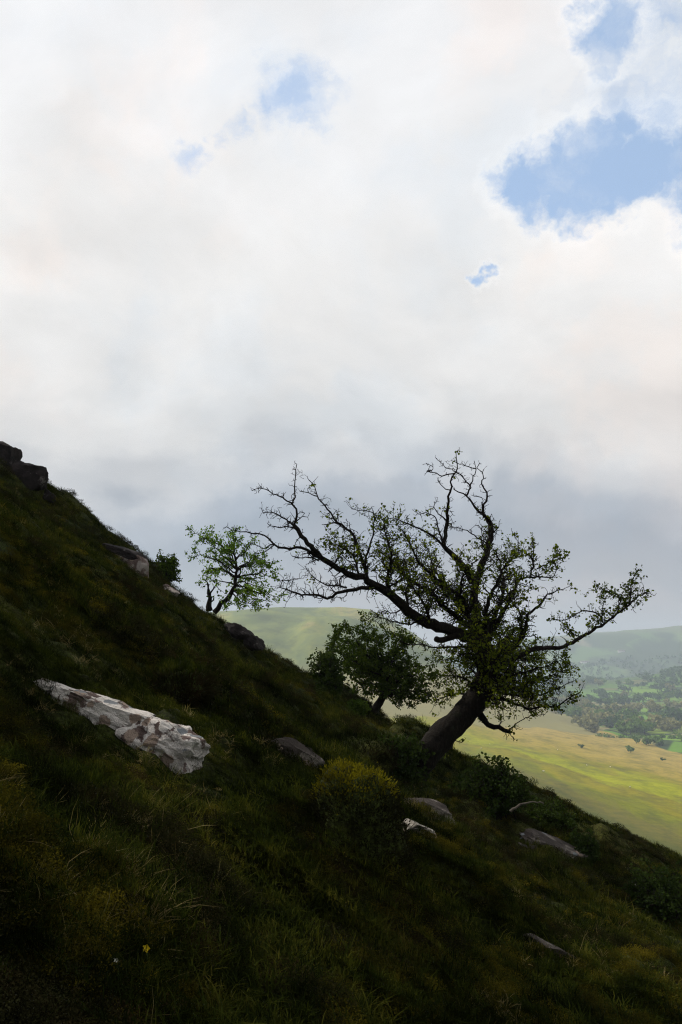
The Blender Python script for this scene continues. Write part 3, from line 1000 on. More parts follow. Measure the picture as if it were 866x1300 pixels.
def bush(name, label, px, py, wpx, hpx, leafm, lsize, n, seed, Y=None, cat='bush', sprigs=30, droop=0.0, leafk=(3, 6)):
    """a bush with its own stems: base at (px,py) in photo pixels"""
    random.seed(seed)
    if Y is None:
        b = hill_hit(px, py)
    else:
        b = at(px, py, Y)
        b.z = min(b.z, float(hill(b.x, b.y)) + .05)
    pm = b.y / F_PX
    w, h = wpx * pm / 2, hpx * pm
    tw, lv = Tubes(), Leaves()
    for k in range(n):
        a = random.uniform(0, 6.283)
        el = random.uniform(.05, 1.0)
        rr = random.uniform(.6, .95) * (1 + .10 * math.sin(a * 3 + seed) + .08 * math.sin(el * 7 + seed))
        e = b + Vector((math.cos(a) * w * rr * math.cos(el * 1.45) ** .6, math.sin(a) * w * rr * math.cos(el * 1.45) ** .6, h * rr * math.sin(el * 1.5)))
        s = b + Vector((random.gauss(0, w * .15), random.gauss(0, w * .15), -.05))
        mid = s.lerp(e, .5) + Vector((random.gauss(0, w * .1), random.gauss(0, w * .1), h * .12))
        q = smooth_path([s, mid, e], max(.05, h / 9), .012)
        m_ = len(q)
        tw.add(q, [.010 * (1 - .75 * i / m_) + .003 for i in range(m_)], 3)
        for i in range(max(1, m_ // 3), m_):
            tg, sd = side_dirs(q, i)
            grow(tw, lv, q[i], tg * .6 + sd, h * random.uniform(.08, .2), .005, 1, .75, lsize, .3, .02, leafk, .05, .5)
    o = empty(name, b)
    tag(o, label, cat)
    tag(obj('stems', tw.mesh('stems', M['bark'], b), o), kind='stuff')
    tag(obj('foliage', lv.mesh('foliage', leafm, b), o), kind='stuff')
    return o


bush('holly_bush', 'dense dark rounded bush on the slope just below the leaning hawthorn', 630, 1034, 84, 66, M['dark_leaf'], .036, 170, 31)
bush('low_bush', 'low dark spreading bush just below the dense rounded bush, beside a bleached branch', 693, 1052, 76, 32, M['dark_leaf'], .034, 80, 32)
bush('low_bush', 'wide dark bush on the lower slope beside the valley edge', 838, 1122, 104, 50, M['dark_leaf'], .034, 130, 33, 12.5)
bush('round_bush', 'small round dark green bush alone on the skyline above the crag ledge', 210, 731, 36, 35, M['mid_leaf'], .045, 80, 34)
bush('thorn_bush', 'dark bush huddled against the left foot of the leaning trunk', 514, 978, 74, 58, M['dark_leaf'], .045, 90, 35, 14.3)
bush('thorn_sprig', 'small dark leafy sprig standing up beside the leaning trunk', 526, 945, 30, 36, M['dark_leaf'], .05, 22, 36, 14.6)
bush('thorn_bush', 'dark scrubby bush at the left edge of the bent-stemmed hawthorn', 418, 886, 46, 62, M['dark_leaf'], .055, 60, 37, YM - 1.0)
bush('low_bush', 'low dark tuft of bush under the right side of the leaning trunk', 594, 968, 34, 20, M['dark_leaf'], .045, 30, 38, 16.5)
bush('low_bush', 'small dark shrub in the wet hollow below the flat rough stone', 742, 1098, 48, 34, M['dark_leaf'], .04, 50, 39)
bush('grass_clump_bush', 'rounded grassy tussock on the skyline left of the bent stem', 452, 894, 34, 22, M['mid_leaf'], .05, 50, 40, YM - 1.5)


# ------------------------------------------------------------------ rocks
ROCKS = []      # (centre x, y, axis x, y, half length, half width)


def rock(name, label, corners, mat, seed, thick=.6, group=None, cuts=9, sub=4, lift=.25, depth=None, Y=None, taper=(1, 1), rough=1.0):
    """corners: the two ends of its long axis in photo pixels (seen on the ground there) and its height in px"""
    x0, y0, x1, y1, hpx = corners
    random.seed(seed)
    a = hill_hit(x0, y0) if Y is None else at(x0, y0, Y)
    b_ = hill_hit(x1, y1) if Y is None else at(x1, y1, Y)
    if abs(a.y - b_.y) > 1.2:
        ym = (a.y + b_.y) / 2
        a, b_ = at(x0, y0, ym), at(x1, y1, ym)
    c = (a + b_) / 2
    X = b_ - a
    L = X.length
    X.normalize()
    Zv = Vector((.6 if c.x < 0 else .42, -.25, 1)) if Y is None else Vector((.25, -.1, 1))
    Yv = Zv.cross(X).normalized()
    Zv = X.cross(Yv).normalized()
    H = hpx * c.y / F_PX
    D = depth if depth else max(H * 1.3, L * .45)
    bm = bmesh.new()
    bmesh.ops.create_icosphere(bm, subdivisions=sub, radius=1.0)
    planes = []
    for k in range(cuts):
        n = Vector((random.gauss(0, 1), random.gauss(0, 1), random.gauss(0, .8))).normalized()
        planes.append((n, random.uniform(.5, .82)))
    planes += [(Vector((random.gauss(0, .08), random.gauss(0, .08), 1)).normalized(), thick), (Vector((0, -1, .15)).normalized(), .6)]
    off = Vector((seed * 3.1, seed * 1.7, 0))
    for v in bm.verts:
        p = v.co.copy()
        for n, dd in planes:
            e = p.dot(n) - dd
            if e > 0:
                p -= n * e * .94
        p = p * (1 + rough * (.10 * mnoise.noise(p * 1.7 + off) + .07 * mnoise.noise(p * 4.5 + off) + .035 * mnoise.noise(p * 11 + off)))
        tp = taper[0] + (taper[1] - taper[0]) * (p.x * .5 + .5)
        v.co = Vector((p.x * L / 2 * 1.3, p.y * D / 2 * tp, p.z * H / 2 * 1.45 * tp))
    me = bpy.data.meshes.new(name)
    bm.to_mesh(me)
    bm.free()
    for p in me.polygons:
        p.use_smooth = True
    me.materials.append(mat)
    me.set_sharp_from_angle(angle=R(32))
    o = obj(name, me)
    o.rotation_mode = 'QUATERNION'
    from mathutils import Matrix
    o.rotation_quaternion = Matrix((X, Yv, Zv)).transposed().to_quaternion()
    o.location = c + Zv * H * lift
    ROCKS.append((o.location.x, o.location.y, X.x, X.y, L * .5, D * .42))
    if label:
        tag(o, label, 'rock', group)
    return o


def off_rocks(x, y, z):
    """drop the tufts that would grow through a rock; tussocks keep their place elsewhere"""
    k = np.ones(len(x), bool)
    for cx, cyy, ax, ay, hl, hw in ROCKS:
        dx, dy = x - cx, y - cyy
        u, v = dx * ax + dy * ay, -dx * ay + dy * ax
        nn = math.hypot(ax, ay)
        u = u / nn
        v = v / nn
        k &= ~(((u / (hl * nn)) ** 2 + (v / (hw + .03)) ** 2) < 1)
    return k


boulder = empty('lichen_boulder', hill_hit(165, 925))
tag(boulder, 'long white boulder blotched with grey and pink lichen, half sunk in the grass', 'rock')
for blk in (rock('block', None, (58, 876, 190, 932, 34), M['lichen_stone'], 3, .6, depth=.34, taper=(.6, 1.15), cuts=8, lift=.02, rough=2.2, sub=5),
            rock('block', None, (150, 922, 266, 982, 62), M['lichen_stone'], 6, .62, depth=.46, taper=(.8, 1.05), cuts=12, lift=.03, rough=2.4, sub=5)):
    blk.parent = boulder
    blk.matrix_parent_inverse.identity()
    blk.location = blk.location - boulder.location
rock('stone_slab', 'narrow grey-brown slab lying in the grass above the moss hummock', (338, 946, 408, 982, 22), M['grey_stone'], 7, .6, lift=.3, depth=.35, rough=1.8, cuts=12)
rock('stone_slab', 'dark wedge-shaped slab beside the moss hummock, pointing downhill', (506, 1026, 572, 1054, 24), M['grey_stone'], 9, .6, depth=.45, lift=.55, taper=(1.2, .55), rough=1.8, cuts=12)
rock('stone_block', 'small pale crumbly stone under the dark wedge-shaped slab', (508, 1050, 540, 1064, 15), M['pale_stone'], 11, .6, lift=.3, depth=.24, cuts=6, rough=1.8)
rock('flat_stone', 'flat rough grey stone in the grass below the dark bushes', (658, 1074, 738, 1098, 18), M['grey_stone'], 13, .5, lift=.5, depth=.6, rough=2.2)
YC = 21.5
rock('crag', 'tall dark jagged crag block at the top of the skyline', (-26, 578, 24, 612, 46), M['dark_stone'], 15, .8, lift=.1, depth=1.2, Y=YC, cuts=12, rough=1.6)
rock('crag', 'dark overhanging crag block capped with turf below the jagged top block', (10, 602, 58, 622, 36), M['dark_stone'], 17, .75, lift=.1, depth=1.2, Y=YC, cuts=12, rough=1.6)
rock('crag_stone', 'small dark stone at the foot of the overhanging crag block', (54, 626, 68, 636, 12), M['dark_stone'], 18, .8, lift=.1, Y=YC, sub=3)
rock('ledge_block', 'square brown block under the turf lip of the skyline ledge', (148, 708, 173, 711, 15), M['pink_stone'], 19, .9, lift=.1, depth=.6, Y=20.0)
rock('ledge_block', 'pale pinkish cracked block at the end of the skyline ledge', (162, 719, 190, 727, 24), M['pink_stone'], 20, .85, lift=.1, depth=.6, Y=20.0)
rock('ledge_slab', 'dark turf-topped slab overhanging the ledge blocks', (136, 694, 182, 708, 12), M['dark_stone'], 22, .8, lift=.0, depth=.9, Y=20.1)
rock('flat_stone', 'small pale flat stone just below the skyline ledge', (207, 748, 223, 759, 9), M['pink_stone'], 24, .7, sub=3)
rock('crag_block', 'dark rounded crag block with a grassy top below the small skyline hawthorn', (292, 794, 320, 812, 15), M['dark_stone'], 26, .8, lift=.0, depth=.8, Y=YL - .5, rough=1.6)
rock('crag_block', 'dark pointed crag block jutting out lowest on the skyline crag', (314, 811, 334, 825, 14), M['dark_stone'], 28, .8, lift=.0, depth=.7, Y=YL - .5, rough=1.6)
rock('small_stone', 'small reddish stone in dark grass below the yellow flower', (276, 1282, 300, 1290, 18), M['pink_stone'], 30, .6, sub=3)
rock('small_stone', 'small brown stone at the foot of the grassy slope below the flat rough stone', (776, 1288, 796, 1296, 12), M['pink_stone'], 32, .6, sub=3)
rock('small_stone', 'flat little grey stone among straw in the dark grass', (678, 1206, 704, 1214, 14), M['grey_stone'], 34, .6, sub=3)
for k, (px, py, s) in enumerate([(702, 1050, 10), (755, 1077, 10), (806, 1124, 9), (612, 1000, 8), (716, 1040, 7)]):
    rock('pale_stone', 'small whitish stone lying on the dark lower slope', (px - s / 2, py, px + s / 2, py + 3, s * .6), M['pale_stone'], 40 + k, .6, 'whitish stones on the lower slope', sub=2)

# bleached branch by the dark bush
random.seed(5)
tb = Tubes()
b0 = at(648, 1030, 11.2)
tb.add(smooth_path([b0, at(660, 1022, 11.2), at(675, 1018, 11.2), at(690, 1020, 11.25)], .04, .006), [.018, .018, .016, .014, .012, .012, .01] + [.008] * 30, 6, .2)
o = obj('dead_branch', tb.mesh('dead_branch', M['dead_wood'], b0), None, b0)
tag(o, 'pale bleached dead branch lying against the dense dark bush', 'branch')


# ------------------------------------------------------------------ moss hummocks
def hummock(label, px, py, wpx, hpx, seed, leafm, fuzz=5200, Y=None, shoot=(.012, .032), lump=.16):
    random.seed(seed)
    b = hill_hit(px, py) if Y is None else at(px, py, Y)
    pm = b.y / F_PX
    w, h = wpx * pm / 2, hpx * pm
    bm = bmesh.new()
    bmesh.ops.create_icosphere(bm, subdivisions=4, radius=1)
    P, off = [], Vector((seed, 0, 0))
    for v in bm.verts:
        p = v.co
        f = 1 + lump * mnoise.noise(p * 1.6 + off) + lump * .5 * mnoise.noise(p * 4 + off)
        v.co = Vector((p.x * w * f, p.y * w * .9 * f, (p.z * h * f if p.z > 0 else p.z * h * .6)))
        if p.z > -.2:
            P.append(v.co.copy())
    me = bpy.data.meshes.new('moss_hummock')
    bm.to_mesh(me)
    bm.free()
    for p in me.polygons:
        p.use_smooth = True
    me.materials.append(M['turf'])
    o = obj('moss_hummock', me, None, b)
    tag(o, label, 'hummock')
    Pn = np.array([tuple(P[i]) for i in RNG.integers(0, len(P), fuzz)]) + RNG.normal(0, .016, (fuzz, 3))
    # tiny upright moss shoots
    nrm = Pn / np.array([w, w, h]) ** 2
    nrm /= np.linalg.norm(nrm, axis=1, keepdims=True)
    D = nrm + RNG.normal(0, .35, (fuzz, 3)) + np.array([0, 0, .5])
    D /= np.linalg.norm(D, axis=1, keepdims=True)
    B = np.cross(D, RNG.normal(size=(fuzz, 3)))
    B /= np.linalg.norm(B, axis=1, keepdims=True)
    L = RNG.uniform(*shoot, (fuzz, 1))
    V = np.stack([Pn - B * .005, Pn + B * .005, Pn + D * L], 1).reshape(-1, 3)
    hi = Pn[:, 2] + RNG.normal(0, .07 * h, fuzz) > .66 * h  # bright above, dark below: lit top and shaded front put into shoot colour
    V = V.reshape(-1, 3, 3)
    for nm, sel, mt in (('moss', hi, leafm), ('heath', ~hi, M['heath'])):  # heath colour paints the shade on the flanks
        Vs = V[sel].reshape(-1, 3)
        tag(obj(nm, make_mesh(nm, Vs, tris=np.arange(len(Vs)).reshape(-1, 3), mat=mt), o), kind='stuff')
    return o


hummock('big rounded hummock of moss, coloured lit on top and shaded below, beside the dark wedge slab', 450, 1076, 114, 98, 2, M['moss'], 22000, shoot=(.008, .022), lump=.22)
hummock('dark round tussock mound on the grass above the white boulder', 225, 880, 78, 30, 4, M['grass'], 9000, shoot=(.03, .09), lump=.35)
hummock('dark mossy mound between the narrow slab and the leaning trunk', 462, 966, 96, 28, 6, M['grass'], 12000, shoot=(.03, .10), lump=.35)


# ------------------------------------------------------------------ grass: tufts set out one by one, instanced on points
def blade_tuft(name, n, hmin, hmax, wid, spread, lean, mat, seed, curl=.5, slope=0.0, clumps=0):
    r = np.random.default_rng(seed)
    a = r.uniform(0, 6.283, n)
    rad = spread * np.sqrt(r.uniform(0, 1, n))
    base = np.stack([np.cos(a) * rad, np.sin(a) * rad, np.full(n, -.02)], 1)
    if clumps:      # a patch of turf: blades gathered in clumps, rooted along the slope
        cx = r.uniform(-spread, spread, (clumps, 2))
        kk = r.integers(0, clumps, n)
        base[:, :2] = cx[kk] + r.normal(0, .028, (n, 2))
        base[:, 2] -= slope * base[:, 0]
        off = base[:, :2] - cx[kk]
        a = np.arctan2(off[:, 1], off[:, 0])
    a2 = a + r.normal(0, .8, n)
    out = np.stack([np.cos(a2), np.sin(a2), np.zeros(n)], 1)
    side = np.stack([-np.sin(a2), np.cos(a2), np.zeros(n)], 1)
    h = r.uniform(hmin, hmax, n)[:, None]
    if clumps:
        h = h * (r.uniform(.35, 1.0, clumps) + (r.uniform(0, 1, clumps) > .8) * r.uniform(.4, 1.3, clumps))[kk][:, None]
    ln = r.uniform(.1, lean, n)[:, None]
    up = np.array([[0, 0, 1.0]])
    w = wid * r.uniform(.6, 1.2, n)[:, None]
    wav = r.normal(0, .10, n)[:, None]

    def pos(q):
        return base + up * h * (q - curl * ln * .5 * q * q) + out * h * ln * q ** 1.8 + side * h * wav * math.sin(q * 3.0)
    p1, p2, p3 = pos(.4), pos(.75), pos(1.0)
    V = np.stack([base - side * w / 2, base + side * w / 2, p1 + side * w * .46, p1 - side * w * .46, p2 + side * w * .32, p2 - side * w * .32, p3], 1).reshape(-1, 3)
    i = np.arange(n)[:, None] * 7
    Q = np.concatenate([i + np.array([[0, 1, 2, 3]]), i + np.array([[3, 2, 4, 5]])])
    T = i + np.array([[5, 4, 6]])
    me = make_mesh(name, V, T, Q, mat)
    return bpy.data.objects.new(name, me)


def leaf_tuft(name, n, r_, h_, size, mat, seed):
    r = np.random.default_rng(seed)
    P = r.normal(0, 1, (n, 3))
    P /= np.linalg.norm(P, axis=1, keepdims=True)
    P *= r.uniform(.3, 1, (n, 1)) ** .5
    P = np.abs(P) * np.array([0, 0, 1]) * h_ + P * np.array([r_, r_, 0])
    me = leaf_mesh(name, P, r.uniform(.6, 1.3, n) * size, mat, .4, .22)
    return bpy.data.objects.new(name, me)


def scatter(name, label, cat, sources, P, rot, scl, idx):
    coll = bpy.data.collections.new(name + '_sources')
    for k, s in enumerate(sources):
        s.name = '%s_tuft_%02d' % (name, k)
        coll.objects.link(s)
    me = bpy.data.meshes.new(name)
    n = len(P)
    me.vertices.add(n)
    me.vertices.foreach_set('co', np.asarray(P, np.float32).ravel())
    at_ = me.attributes.new('rot', 'FLOAT_VECTOR', 'POINT')
    at_.data.foreach_set('vector', np.asarray(rot, np.float32).ravel())
    at_ = me.attributes.new('scl', 'FLOAT', 'POINT')
    at_.data.foreach_set('value', np.asarray(scl, np.float32))
    at_ = me.attributes.new('idx', 'INT', 'POINT')
    at_.data.foreach_set('value', np.asarray(idx, np.int32))
    o = obj(name, me)
    ng = bpy.data.node_groups.new(name + '_scatter', 'GeometryNodeTree')
    ng.interface.new_socket('Geometry', in_out='INPUT', socket_type='NodeSocketGeometry')
    ng.interface.new_socket('Geometry', in_out='OUTPUT', socket_type='NodeSocketGeometry')
    N, Lk = ng.nodes, ng.links
    gi, go = N.new('NodeGroupInput'), N.new('NodeGroupOutput')
    ci = N.new('GeometryNodeCollectionInfo')
    ci.inputs['Collection'].default_value = coll
    ci.inputs['Separate Children'].default_value = True
    ci.inputs['Reset Children'].default_value = True
    ip = N.new('GeometryNodeInstanceOnPoints')
    ip.inputs['Pick Instance'].default_value = True

    def named(nm, ty):
        q = N.new('GeometryNodeInputNamedAttribute')
        q.data_type = ty
        q.inputs['Name'].default_value = nm
        return q.outputs['Attribute']
    er = N.new('FunctionNodeEulerToRotation')
    Lk.new(named('rot', 'FLOAT_VECTOR'), er.inputs[0])
    Lk.new(gi.outputs[0], ip.inputs['Points'])
    Lk.new(ci.outputs[0], ip.inputs['Instance'])
    Lk.new(named('idx', 'INT'), ip.inputs['Instance Index'])
    Lk.new(er.outputs[0], ip.inputs['Rotation'])
    Lk.new(named('scl', 'FLOAT'), ip.inputs['Scale'])
    Lk.new(ip.outputs[0], go.inputs[0])
    md = o.modifiers.new('scatter', 'NODES')
    md.node_group = ng
    tag(o, label, cat, kind='stuff')
    return o


def hill_points(n, y0, y1, power, umax=.56, seed=1):
    r = np.random.default_rng(seed)
    if power == -1:
        y = np.exp(r.uniform(math.log(y0), math.log(y1), n))
    else:
        q = power + 1
        y = (r.uniform(0, 1, n) * (y1 ** q - y0 ** q) + y0 ** q) ** (1 / q)
    x = r.uniform(-umax, umax, n) * y + r.uniform(-.6, .6, n)
    return x, y


def tilt_rot(n, r, amt=.22):
    # blades hang a little downhill (to +x)
    return np.stack([r.normal(0, amt, n), r.normal(.22, amt, n), r.uniform(0, 6.283, n)], 1)


r = np.random.default_rng(77)
# short turf, in patches rooted along the steep upper and the gentler lower slope
srcs = [blade_tuft('t', 340, .02, .075, .0058, .2, 1.5, M['grass'], 100 + k, .6, .71 if k < 6 else .445, 26) for k in range(12)]
srcs += [blade_tuft('t', 760, .012, .055, .0034, .2, 1.7, M['grass'], 130 + k, .8, .71 if k < 6 else .445, 42) for k in range(12)]
x, y = hill_points(20000, 2.0, 36, -.25, seed=3)
keep = off_rocks(x, y, None)
x, y = x[keep], y[keep]
z = hill(x, y)
n = len(x)
scl = r.uniform(.8, 1.2, n) * (1 + .012 * np.clip(y - 6, 0, 30)) * (1 + .35 * fbm(x / 1.1, y / 1.1, 2, 63))
rot = np.stack([r.normal(0, .12, n), r.normal(.04, .12, n), r.normal(0, .25, n)], 1)
wl = x + 0.032 * np.maximum(0, y - 21.5) ** 2
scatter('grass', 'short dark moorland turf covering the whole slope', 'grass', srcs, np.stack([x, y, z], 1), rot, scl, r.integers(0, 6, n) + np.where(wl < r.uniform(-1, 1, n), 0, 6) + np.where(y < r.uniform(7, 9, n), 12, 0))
# long tussocks
srcs = [blade_tuft('t', 60, .12, .30, .005, .06, 1.5, M['long_grass'], 200 + k, .9) for k in range(5)]
srcs += [blade_tuft('t', 80, .07, .22, .003, .06, 1.6, M['long_grass'], 220 + k, .9) for k in range(5)]
x, y = hill_points(5200, 2.1, 34, -.6, seed=5)
keep = (fbm(x / 1.3, y / 1.3, 2, 65) > .12) & off_rocks(x, y, None)
x, y = x[keep], y[keep]
n = len(x)
scatter('long_grass', 'longer arching grass in loose tussocks over the slope', 'grass', srcs, np.stack([x, y, hill(x, y)], 1), tilt_rot(n, r, .3), r.uniform(.35, .85, n), r.integers(0, 5, n) + np.where(y < 8, 5, 0))
# straw
srcs = [blade_tuft('t', 16, .02, .085, .0045, .03, 2.0, M['straw'], 300 + k, .9) for k in range(4)] + [blade_tuft('t', 6, .06, .2, .003, .05, 1.7, M['straw'], 320 + k, .8) for k in range(3)]
x, y = hill_points(13000, 2.2, 28, -1, seed=7)
keep = (fbm(x / .8, y / .8, 2, 67) > .05) & off_rocks(x, y, None)
x, y = x[keep], y[keep]
n = len(x)
scatter('dead_grass', 'scattered pale dead grass stalks among the dark turf', 'dead grass', srcs, np.stack([x, y, hill(x, y) + .035], 1), tilt_rot(n, r, .5), r.uniform(.4, .95, n), np.where(r.uniform(0, 1, n) < .86, r.integers(0, 4, n), r.integers(4, 7, n)))
# moss cushions and heath, sorted to colour mound tops lit and hollows shaded
srcs = [leaf_tuft('t', 240, .11, .07, .016, M['low_moss'], 400 + k) for k in range(4)]
srcs += [leaf_tuft('t', 650, .11, .06, .008, M['low_moss'], 420 + k) for k in range(4)]
x, y = hill_points(15000, 2.2, 26, -.7, seed=9)
keep = (fbm(x / 1.0, y / 1.0, 3, 69) + .75 * mound_height(x, y) > .30) & off_rocks(x, y, None)  # favours mound tops, colouring them as if lit
x, y = x[keep], y[keep]
n = len(x)
scatter('moss', 'cushions of yellow-green moss between the grass', 'moss', srcs, np.stack([x, y, hill(x, y)], 1), tilt_rot(n, r, .3), r.uniform(.6, 1.3, n), r.integers(0, 4, n) + np.where(y < 9, 4, 0))
srcs = [leaf_tuft('t', 260, .13, .10, .020, M['heath'], 500 + k) for k in range(4)]
srcs += [leaf_tuft('t', 800, .12, .075, .0085, M['heath'], 520 + k) for k in range(4)]
x, y = hill_points(20000, 2.2, 34, -.6, seed=11)
keep = (fbm(x / 1.6, y / 1.6, 3, 71) - .5 * mound_height(x, y) > .0) & off_rocks(x, y, None)  # favours hollows, colouring them dark like shade
x, y = x[keep], y[keep]
n = len(x)
scatter('heath', 'low dark brown bilberry and heath in patches on the slope', 'heath', srcs, np.stack([x, y, hill(x, y)], 1), tilt_rot(n, r, .3), r.uniform(.6, 1.3, n), r.integers(0, 4, n) + np.where(y < 9, 4, 0))

# the pale tuft and the flowers close by
for px, py, s, lab in [(178, 1178, 1.0, 'pale arching tuft of dry grass above the yellow flower')]:
    b = hill_hit(px, py)
    o = blade_tuft('dry_grass_tuft', 75, .10, .26, .0034, .04, 1.5, M['straw'], 901, .7)
    o.location = b
    o.rotation_euler = (0, .35, 0)
    COL.objects.link(o)
    tag(o, lab, 'grass tuft')


def flower(label, px, py, mat, petals, size):
    b = hill_hit(px, py + 75)
    o = empty('flower', b)
    tag(o, label, 'flower')
    tb = Tubes()
    head = at(px, py, b.y - .03) - b
    tb.add([Vector((0, 0, 0)), head * .5 + Vector((.01, 0, 0)), head], [.0035, .003, .003], 5)
    obj('stem', tb.mesh('stem', M['stem'], (0, 0, 0)), o)
    for k in range(petals):
        a = 6.283 * k / petals
        dv = Vector((math.cos(a), -.5, math.sin(a))).normalized()
        sd = dv.cross(Vector((0, -1, 0))).normalized()
        V = [head, head + dv * size * .5 + sd * size * .33, head + dv * size + Vector((0, -.004, 0)), head + dv * size * .5 - sd * size * .33]
        me = make_mesh('petal', [tuple(v) for v in V], quads=[(0, 1, 2, 3)], mat=mat)
        obj('petal', me, o)


flower('tiny bright yellow flower in the dark grass below the pale tuft', 186, 1203, M['petal'], 5, .017)
flower('tiny whitish flower in the dark grass beside the yellow one', 148, 1218, M['white_petal'], 5, .010)


# ------------------------------------------------------------------ the vale: trees, hedges, woods, sheep
def val_hit(px, py):
    return hill_hit(px, py, valley, 120, 6000)


def crown_mesh(name, mat, seed, n=210, w=1.0, h=1.0, lobes=6):
    r = np.random.default_rng(seed)
    C = r.normal(0, .34, (lobes, 3)) * np.array([w, w, .55 * h]) + np.array([0, 0, .62 * h])
    k = r.integers(0, lobes, n)
    D = r.normal(size=(n, 3))
    D /= np.linalg.norm(D, axis=1, keepdims=True)
    P = C[k] + D * (r.uniform(.55, 1, (n, 1)) ** .5) * .36 * np.array([w, w, .8 * h])
    P[:, 2] = np.maximum(P[:, 2], .12)
    return leaf_mesh(name, P - D * .06, r.uniform(.16, .34, n), mat, .5, .5)


KINDS = {'green': ('tree_green', 'rounded mid-green broadleaf tree'),
         'tan': ('tree_tan', 'pale brownish tree in new leaf'),
         'dark': ('tree_dark', 'small dark green tree')}
protos = {}
tk = Tubes()
random.seed(3)
tk.add([Vector((0, 0, -.06)), Vector((.01, 0, .2)), Vector((.0, .01, .45)), Vector((.04, 0, .7))], [.05, .036, .03, .015], 6, .1)
tk.add([Vector((0, 0, .3)), Vector((.12, .05, .5)), Vector((.2, .06, .68))], [.022, .016, .008], 4)
tk.add([Vector((0, 0, .34)), Vector((-.12, -.06, .52)), Vector((-.22, -.05, .66))], [.022, .016, .008], 4)
trunk_me = tk.mesh('trunk', M['bark'], (0, 0, 0))
for kd, (mk, lab) in KINDS.items():
    protos[kd] = [crown_mesh('crown', M[mk], 700 + 10 * s + len(kd), 230, 1.0 + .2 * (s % 2), 1.0) for s in range(4)]


ZONES = {'belt': 'in the belt along the moor edge', 'field': 'among the green fields beyond the belt', 'rise': 'at the foot of the wooded rise', 'moor': 'alone on the open tan moor'}


def vale_tree(px, py, hpx, kd, zone='field'):
    b = val_hit(px, py)
    s = hpx * .82 * b.y / F_PX
    s = min(s, 19)
    o = empty('vale_tree', b)
    tag(o, KINDS[kd][1] + ' ' + ZONES[zone], 'tree', '%s trees %s' % ({'tan': 'pale'}.get(kd, kd), ZONES[zone]))
    for nm, me in (('trunk', trunk_me), ('crown', random.choice(protos[kd]))):
        c = obj(nm, me, o)
        c.scale = (s, s, s)
        c.rotation_euler = (0, 0, random.uniform(0, 6.283))
    return o


random.seed(17)
spec = []
# belt of trees along the lower edge of the moor
for i in range(46):
    f = i / 45
    px = 690 + 176 * f + random.uniform(-5, 5)
    line = 905 + 50 * f ** 1.15
    if f < .72:
        spec.append((px, line - random.uniform(1, 7), random.uniform(12, 19), random.choice(['green', 'green', 'dark', 'tan'])))
    if f < .66 and i % 2:
        spec.append((px + 6, line - random.uniform(8, 24), random.uniform(13, 19), random.choice(['green', 'dark', 'tan', 'tan'])))
# pale clump by the green fields
for px, py, h in [(742, 912, 20), (752, 918, 22), (762, 921, 20), (740, 925, 18), (750, 930, 17), (836, 924, 20), (826, 928, 18), (846, 928, 17), (818, 930, 16), (858, 930, 14),
                  (786, 909, 17), (807, 905, 18), (826, 904, 19), (834, 906, 16), (850, 901, 17), (862, 902, 18)]:
    spec.append((px, py, h, 'tan'))
for px, py, h in [(796, 922, 15), (792, 928, 13), (850, 915, 16), (858, 917, 16), (840, 917, 14), (866, 916, 15), (770, 898, 14), (779, 897, 13), (790, 896, 12), (762, 897, 13),
                  (800, 894, 12), (812, 892, 13), (824, 890, 12), (838, 891, 13), (850, 889, 13), (862, 888, 13), (745, 893, 12), (733, 890, 12), (720, 893, 13), (708, 896, 12),
                  (774, 922, 6), (807, 912, 4), (815, 913, 4), (808, 944, 9), (824, 947, 11), (833, 946, 11), (840, 947, 6), (820, 946, 8), (801, 956, 8), (738, 950, 5), (841, 966, 4),
                  (752, 868, 11), (757, 868, 12), (747, 867, 9), (765, 869, 8), (785, 870, 8), (800, 872, 9), (815, 874, 9)]:
    spec.append((px, py, h, random.choice(['green', 'dark']) if h > 7 else 'dark'))
for i in range(16):
    px = random.uniform(690, 900)
    py = random.uniform(870, 890)
    spec.append((px, py, random.uniform(9, 13), random.choice(['dark', 'dark', 'green', 'tan'])))
for s in spec:
    f_ = min(1, max(0, (s[0] - 690) / 176))
    edge_ = 905 + 50 * f_ ** 1.15
    zone = 'moor' if s[1] > edge_ + 8 else 'belt' if s[1] > edge_ - 26 and s[0] < 815 else 'rise' if s[1] < 892 else 'field'
    vale_tree(*s, zone)


def mass(name, label, cat, P, S, matk, per=26, seed=1):
    """tree crowns melted into one wood"""
    r = np.random.default_rng(seed)
    n = len(P)
    D = r.normal(size=(n * per, 3))
    D /= np.linalg.norm(D, axis=1, keepdims=True)
    k = np.repeat(np.arange(n), per)
    Q = P[k] + D * S[k][:, None] * np.array([.55, .55, .5]) * (r.uniform(.4, 1, (n * per, 1)) ** .5) + np.array([0, 0, 1]) * S[k][:, None] * .5
    me = leaf_mesh(name, Q, S[k] * r.uniform(.3, .6, n * per), M[matk], .6, .5)
    tag(obj(name, me), label, cat, kind='stuff')


r = np.random.default_rng(55)
# woods on the middle rise
n = 1500
x = r.uniform(560, 1900, n)
y = r.uniform(2600, 3300, n)
k = fbm(x / 260, y / 260, 3, 81) > .12
x, y = x[k], y[k]
mass('wood', 'dark wood covering the low rise in the middle of the vale', 'wood', np.stack([x, y, valley(x, y)], 1), r.uniform(9, 15, len(x)), 'tree_dark', 26, 2)
n = 1900
x = r.uniform(500, 3000, n)
y = r.uniform(3300, 4500, n)
k = fbm(x / 420, y / 300, 3, 83) > -.25
x, y = x[k], y[k]
mass('far_wood', 'blue hazy belt of far woodland at the foot of the distant ridge', 'wood', np.stack([x, y, np.maximum(valley(x, y), ridge(x, y))], 1), r.uniform(10, 18, len(x)), 'tree_dark', 18, 3)
